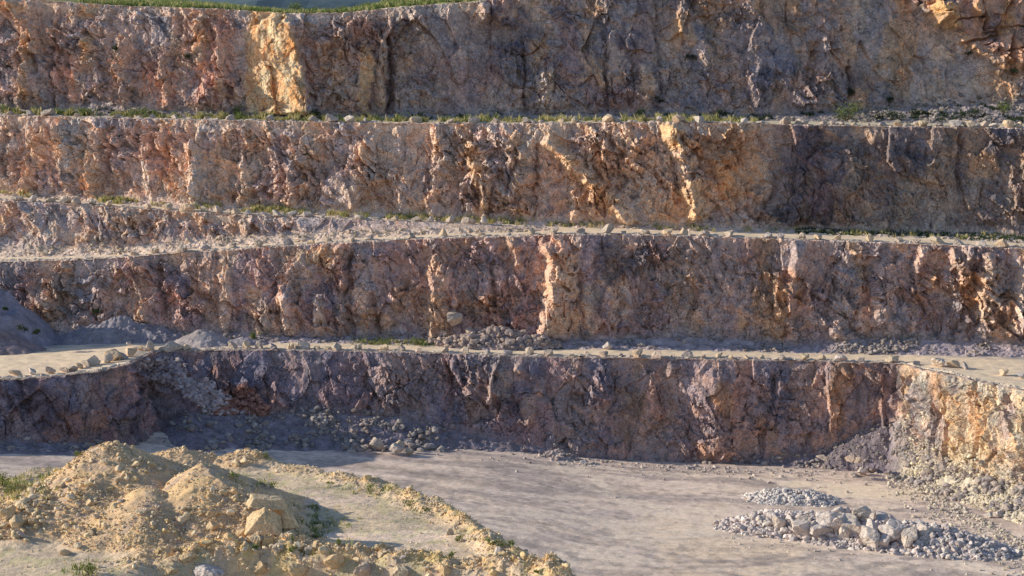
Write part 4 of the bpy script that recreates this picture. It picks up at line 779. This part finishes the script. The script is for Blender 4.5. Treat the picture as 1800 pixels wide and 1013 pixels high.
# rim meadow
Pm = PLAT[:, 6:90]; um, vm = proj(Pm); w = ((um>140)&(um<960)&(vm>-15)&(vm<60))*np.clip(.5+fbm(Pm[...,0]/2,Pm[...,1]/2,501,3),.05,1.5)
p, i = pick(Pm, w, 15000); grass('grass', 'bright green grass and weeds along the top rim of the quarry', p, rng.uniform(.25,.85,15000), colpick(15000,GREEN,DRY,.72)*1.15, wid=.06, nb=4)
# highest bench weeds
u3, v3 = proj(B3); dd3 = np.linspace(0,1,B3.shape[1])[None,:]
dens = sm(.12,.3,dd3)*(1-sm(.8,.97,dd3))*np.clip(.35+1.3*fbm(B3[...,0]/4,B3[...,1]/3,503,3),.03,2)*((u3>-40)&(u3<1330)); dens = dens*np.where((u3>850)&(u3<1100),.6,1)*(fbm(B3[...,0]/2.2,B3[...,1]/2,513,2)>.18)
NG = 4600; p, i = pick(B3, dens, NG); um = u3.ravel()[i]; fr = np.where((fbm(um/22,0*um,514,3)>.12)&(um<900),.8,.2); a_ = colpick(NG,GREEN,DRY,1.); b_ = colpick(NG,DRY,DRY,1.)
grass('grass', 'green and straw coloured weeds on the highest bench', p, rng.uniform(.15,.6,NG)*(1+.9*(fbm(um/12,0*um,515,2)>.15)), np.where((rng.random(NG)<fr)[:,None],a_,b_), nb=5)
dens = ((D_['kd']<2)*(D_['u']>1440)*(D_['u']<1860)*np.clip(.1+1.6*fbm(D_['u']/50,D_['v']/20,505,3),0,2)+.6*(D_['kd']==1)*(D_['u']<1440)*(D_['u']>-40)*np.clip(.1+1.*fbm(D_['u']/50,D_['v']/20,506,3),0,2))
dens = dens*(fbm(D_['u']/16,D_['v']/9,516,2)>.12); p, i = pick(D_['P'], dens, 1500); grass('ground_cover', 'dark green low weeds on the scree under the topmost rock face', p, rng.uniform(.2,.5,1500), tint(1500,DGR), nb=6)
# foot of the third cliff
dens = (Cc['kd']<2)*((Cc['u']>-40)&(Cc['u']<1860))*np.where(Cc['u']<820,1.2,.45)*np.clip(.1+1.5*fbm(Cc['u']/45,Cc['v']/20,507,3),0,2)
p, i = pick(Cc['P'], dens, 1500); grass('grass', 'straw coloured grass along the foot of the third rock face', p, rng.uniform(.25,.7,1500), colpick(1500,DRY,GREEN,.82)*1.1, nb=6)
dens = (Cc['kd']<2)*((Cc['u']>1400)&(Cc['u']<1860))*1.; p, i = pick(Cc['P'], dens, 1600); grass('grass', 'dark green grass in the shade below the third rock face on the right', p, rng.uniform(.15,.4,1600), tint(1600,DGR)*1.3, nb=6)
# foot of the second cliff
dens = (B['kd']<2)*(np.exp(-((B['u']-740)/22)**2)+.8*np.exp(-((B['u']-665)/30)**2)+.25*np.exp(-((B['u']-450)/10)**2)); p, i = pick(B['P'], dens, 420); p[:,1] -= .8; grass('grass', 'green grass patches between haul road and second rock face', p, rng.uniform(.15,.45,420), colpick(420,GREEN,DRY,.7), nb=6)
# foreground weeds
dens = onv*(np.exp(-((up-20)/50)**2-((vp-850)/28)**2)*1.6+np.exp(-((up-150)/25)**2-((vp-1003)/9)**2)*2+np.exp(-((up-560)/45)**2-((vp-925)/22)**2)+np.exp(-((up-440)/40)**2-((vp-850)/6)**2)*.7+np.exp(-((up-520)/80)**2-((vp-972)/9)**2)*.8+np.exp(-((up-660)/60)**2-((vp-865)/9)**2)*.6+np.exp(-((up-900)/25)**2-((vp-960)/9)**2)*.6)
p, i = pick(Pp, dens, 800, g3); grass('grass', 'thin green and straw weeds on the foreground terrace', p, g3.uniform(.1,.4,800), colpick(800,GREEN,DRY,.55,g3)*1.2, g=g3, wid=.03, nb=6)

def bush(p, w_, h_, label, cols, n=260, leaf=.11, name='bush', cat='bush', group=None, seed=0):
    g = np.random.default_rng(seed+900); root = bpy.data.objects.new(name, None); C.objects.link(root); root.location = tuple(map(float,p)); tag(root, label, cat, group)
    k = max(3, int(n/60)); cen = np.stack([g.normal(0,w_*.22,k), g.normal(0,w_*.22,k), g.uniform(.25,.8,k)*h_],-1)
    ci = g.integers(0,k,n); q = cen[ci]+g.normal(0,1,(n,3))*np.array([w_*.15,w_*.15,h_*.13]); q[:,2] = np.abs(q[:,2])+.02
    a = g.normal(size=(n,3)); a /= np.linalg.norm(a,axis=1)[:,None]; b = np.cross(a, g.normal(size=(n,3))); b /= np.linalg.norm(b,axis=1)[:,None]
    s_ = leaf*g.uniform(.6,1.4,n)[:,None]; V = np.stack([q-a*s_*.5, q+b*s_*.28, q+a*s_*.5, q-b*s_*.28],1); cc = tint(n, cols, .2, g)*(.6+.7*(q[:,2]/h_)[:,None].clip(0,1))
    o = mesh_np('foliage', V.reshape(-1,3), np.arange(n*4).reshape(-1,4), M_leaf, np.repeat(cc,4,0)); o.parent = root
    # stems
    Vs = []; Fs = []
    for c in cen:
        r0 = .02*max(w_,.6); base = np.array([[math.cos(t)*r0, math.sin(t)*r0, -.08] for t in (0,2.09,4.19)]); tip = np.array([[math.cos(t)*r0*.4, math.sin(t)*r0*.4, 0] for t in (0,2.09,4.19)])+c
        o_ = len(Vs)*1; Vs += list(base)+list(tip); 
        for m in range(3): Fs.append([o_+m, o_+(m+1)%3, o_+3+(m+1)%3, o_+3+m])
    s = mesh_np('stem', np.array(Vs), np.array(Fs), M_wood); s.parent = root
    return root
def on_cliff(cl, px_, py_):
    P = cl['P']; u, v = proj(P); j = np.argmin((u-px_)**2+(v-py_)**2); return P.reshape(-1,3)[j]+np.array([0,-.1,0])
bl = [(D_,1488,203,34,30,'largest green bush at the foot of the topmost rock face on the right',GREEN),(D_,1497,163,11,13,'small dark bush growing from a crack above the largest bush',DGR),(D_,1563,176,13,12,'dark bush on the rock right of the largest bush',DGR),(D_,1607,198,15,14,'round dark bush left of a paler one on the far bench',DGR),(D_,1627,198,14,11,'low dark bush second in a pair on the far bench',DGR),
      (D_,1762,193,16,16,'dark bush near the right edge of the topmost bench',GREEN),(D_,1708,200,22,15,'wide dark bush between two others on the far right bench',DGR),(D_,1730,204,16,12,'smaller dark bush right of the wide one on the far bench',DGR),(D_,1688,204,14,10,'low dark bush left of the wide one on the far bench',DGR),(D_,1575,208,30,18,'spreading dark bush cluster right of the largest bush',DGR),(D_,1545,208,20,14,'squat dark bush next to the largest bush',DGR),
      (D_,1216,99,15,11,'lone small bush clinging high on the grey brown top rock face',DGR),(D_,1264,200,14,12,'small dark bush at the cliff foot in the middle right',DGR),(D_,1352,207,16,11,'dark low bush in weeds left of the largest bush',DGR),(D_,1157,176,10,9,'tiny bush under the tan patch of the top face',DGR),(D_,1126,202,14,14,'dark bush at the cliff foot right of the middle',DGR),(D_,1180,205,20,12,'wide dark bush behind the bench weeds near the middle',DGR),
      (D_,1778,126,18,10,'bush under the red overhang at the top right',DGR),(D_,1700,95,14,7,'small bush on the ledge of the red outcrop',DGR),(D_,418,196,12,18,'upright bush in the shadow left of the golden slab',GREEN),(D_,550,203,18,18,'bush just right of the foot of the golden slab',DGR),(D_,202,88,12,12,'small bush high on the reddish left part of the top face',DGR),(D_,331,99,10,11,'small bush on the top face left of the golden slab',DGR),
      (D_,150,199,34,14,'bright green bush patch on the left of the highest bench',GREEN),(D_,5,193,20,13,'green bush at the left edge of the highest bench',GREEN),(D_,245,200,26,15,'yellow green bush on the highest bench below the reddish face',GREEN),(D_,110,200,14,12,'small green bush left of the bright patch on the bench',GREEN),(D_,272,203,14,10,'small green bush right of the yellow green one',DGR),(D_,18,115,10,9,'small bush near the left edge of the top face',DGR),
      (B,170,550,16,12,'dark bush on the second rock face above the rubble bank',DGR),(B,448,592,10,12,'small green bush at the foot of the second rock face',GREEN)]
for k, (cl, x, y, w_, h_, lab, cc) in enumerate(bl):
    p = on_cliff(cl, x, y+h_*.3); s_ = p[1]/F; bush(p-np.array([0,.3,h_*s_*.3]), w_*s_*1.45, h_*s_*1.4, lab, cc, n=int(90+w_*h_*.9), leaf=.2, seed=k)
for k, (x, y, w_, h_, lab) in enumerate([(40,578,18,14,'dark bush between the shaded spoil slope and the reddish heap'),(68,582,18,10,'low dark bush right of the one on the reddish heap'),(6,545,12,10,'dark bush at the left edge on the shaded spoil slope')]):
    p = W(x, y+h_*.5, 199 if y > 560 else 199); bush(p, w_/15, h_/15*1.1, lab, DGR, n=220, leaf=.18, seed=60+k)
for k, (x, h_, w_) in enumerate([(518,20,26),(550,16,22),(610,14,26),(640,12,22),(340,9,16),(470,8,14),(290,10,18)]):
    j = int(np.argmin(np.abs(px-x))) ; jj = 40; uu, vv = proj(PLAT[:, jj]); j = int(np.argmin(np.abs(uu-x))); q = PLAT[j, jj]
    bush(q, w_*q[1]/F, h_*q[1]/F, ['widest','rounded','broad','low','small','tiny','little'][k]+' green bush on the grassy rim '+['left of the blue gap','beside the blue gap','right of the blue gap','at the right of the rim bushes','far left along the rim','above the golden slab','at the left start of the rim bushes'][k], GREEN, n=350, leaf=.22, seed=80+k)
wd = [(412,838,18,12,'leafy weed on the flat behind the second spoil peak'),(472,853,26,11,'spreading weed on the terrace right of the second peak'),(468,803,8,12,'thin upright weed on the far terrace rim'),(536,808,20,14,'feathery weed on the far terrace rim above the shadow'),(578,852,12,7,'small weed in the middle of the terrace'),(558,893,26,10,'green weed right of the mound toe'),(556,921,18,12,'bushy weed right of the triangular boulder'),(555,943,20,10,'weed patch below right of the triangular boulder'),
      (650,862,24,14,'tall green weed inside the terrace rim'),(718,886,26,8,'bright low weed near the bend of the rim'),(742,897,24,12,'straggling weed right of the bright low one'),(806,948,16,12,'sparse weed left of the rim end'),(865,954,18,12,'yellow green weed above the whitish rim rock'),(893,957,20,12,'bright green weed right of the whitish rim rock'),(790,977,14,14,'thin weed on the sand near the bottom berm'),(155,1000,30,26,'tall pale green weed at the bottom left'),(448,966,16,10,'weed in the berm below the triangular boulder'),(516,970,18,12,'bright weed in the bottom berm'),(5,845,30,26,'green bush cut by the left edge beside the mound'),(30,862,40,12,'low grassy weed left of the mound'),(137,800,14,12,'thin dark weed behind the highest peak'),(595,957,12,12,'tiny weed at the bottom berm top'),(948,1006,12,8,'weed at the bottom end of the rim')]
for k, (x, y, w_, h_, lab) in enumerate(wd):
    h0 = hit(x, y+h_*.45); s_ = h0[1]/F; bush(h0, w_*s_*1.1, h_*s_*1.2, lab, [(.13,.17,.04),(.17,.2,.05),(.22,.23,.08)], n=int(50+w_*h_*.35), leaf=.11, name='weed', cat='weed', seed=120+k)

# ------------------------------------------------------------------ camera, light, world
cam = bpy.data.cameras.new('camera'); cam.lens = F/1800*36; cam.sensor_width = 36; cam.clip_start = 1; cam.clip_end = 8000
co = bpy.data.objects.new('camera', cam); C.objects.link(co); co.location = (0,0,H); co.rotation_euler = (math.pi/2-TH, 0, 0); scene.camera = co
EL, AZ = R(21), R(4)      # sun elevation; azimuth behind the wall plane, from the left
sd = np.array([-math.cos(AZ)*math.cos(EL), math.sin(AZ)*math.cos(EL), math.sin(EL)])
sun = bpy.data.lights.new('sun', 'SUN'); sun.energy = 5.0; sun.angle = R(.5); sun.color = (1,.93,.75)
so = bpy.data.objects.new('sun', sun); C.objects.link(so)
from mathutils import Vector
so.rotation_euler = Vector(sd).to_track_quat('Z','Y').to_euler()
w = bpy.data.worlds.new('World'); scene.world = w; w.use_nodes = True; nt = w.node_tree
sky = nt.nodes.new('ShaderNodeTexSky'); sky.sky_type = 'NISHITA'; sky.sun_disc = False; sky.sun_elevation = EL; sky.sun_rotation = math.atan2(sd[0], sd[1])
bg = nt.nodes['Background']; bg.inputs[1].default_value = .15
sky.ozone_density = 2.6; sky.dust_density = .3; sky.air_density = 1.0; nt.links.new(sky.outputs[0], bg.inputs[0])
scene.view_settings.view_transform = 'Standard'; scene.view_settings.look = 'None'; scene.view_settings.exposure = 0
scene.render.engine = 'CYCLES'
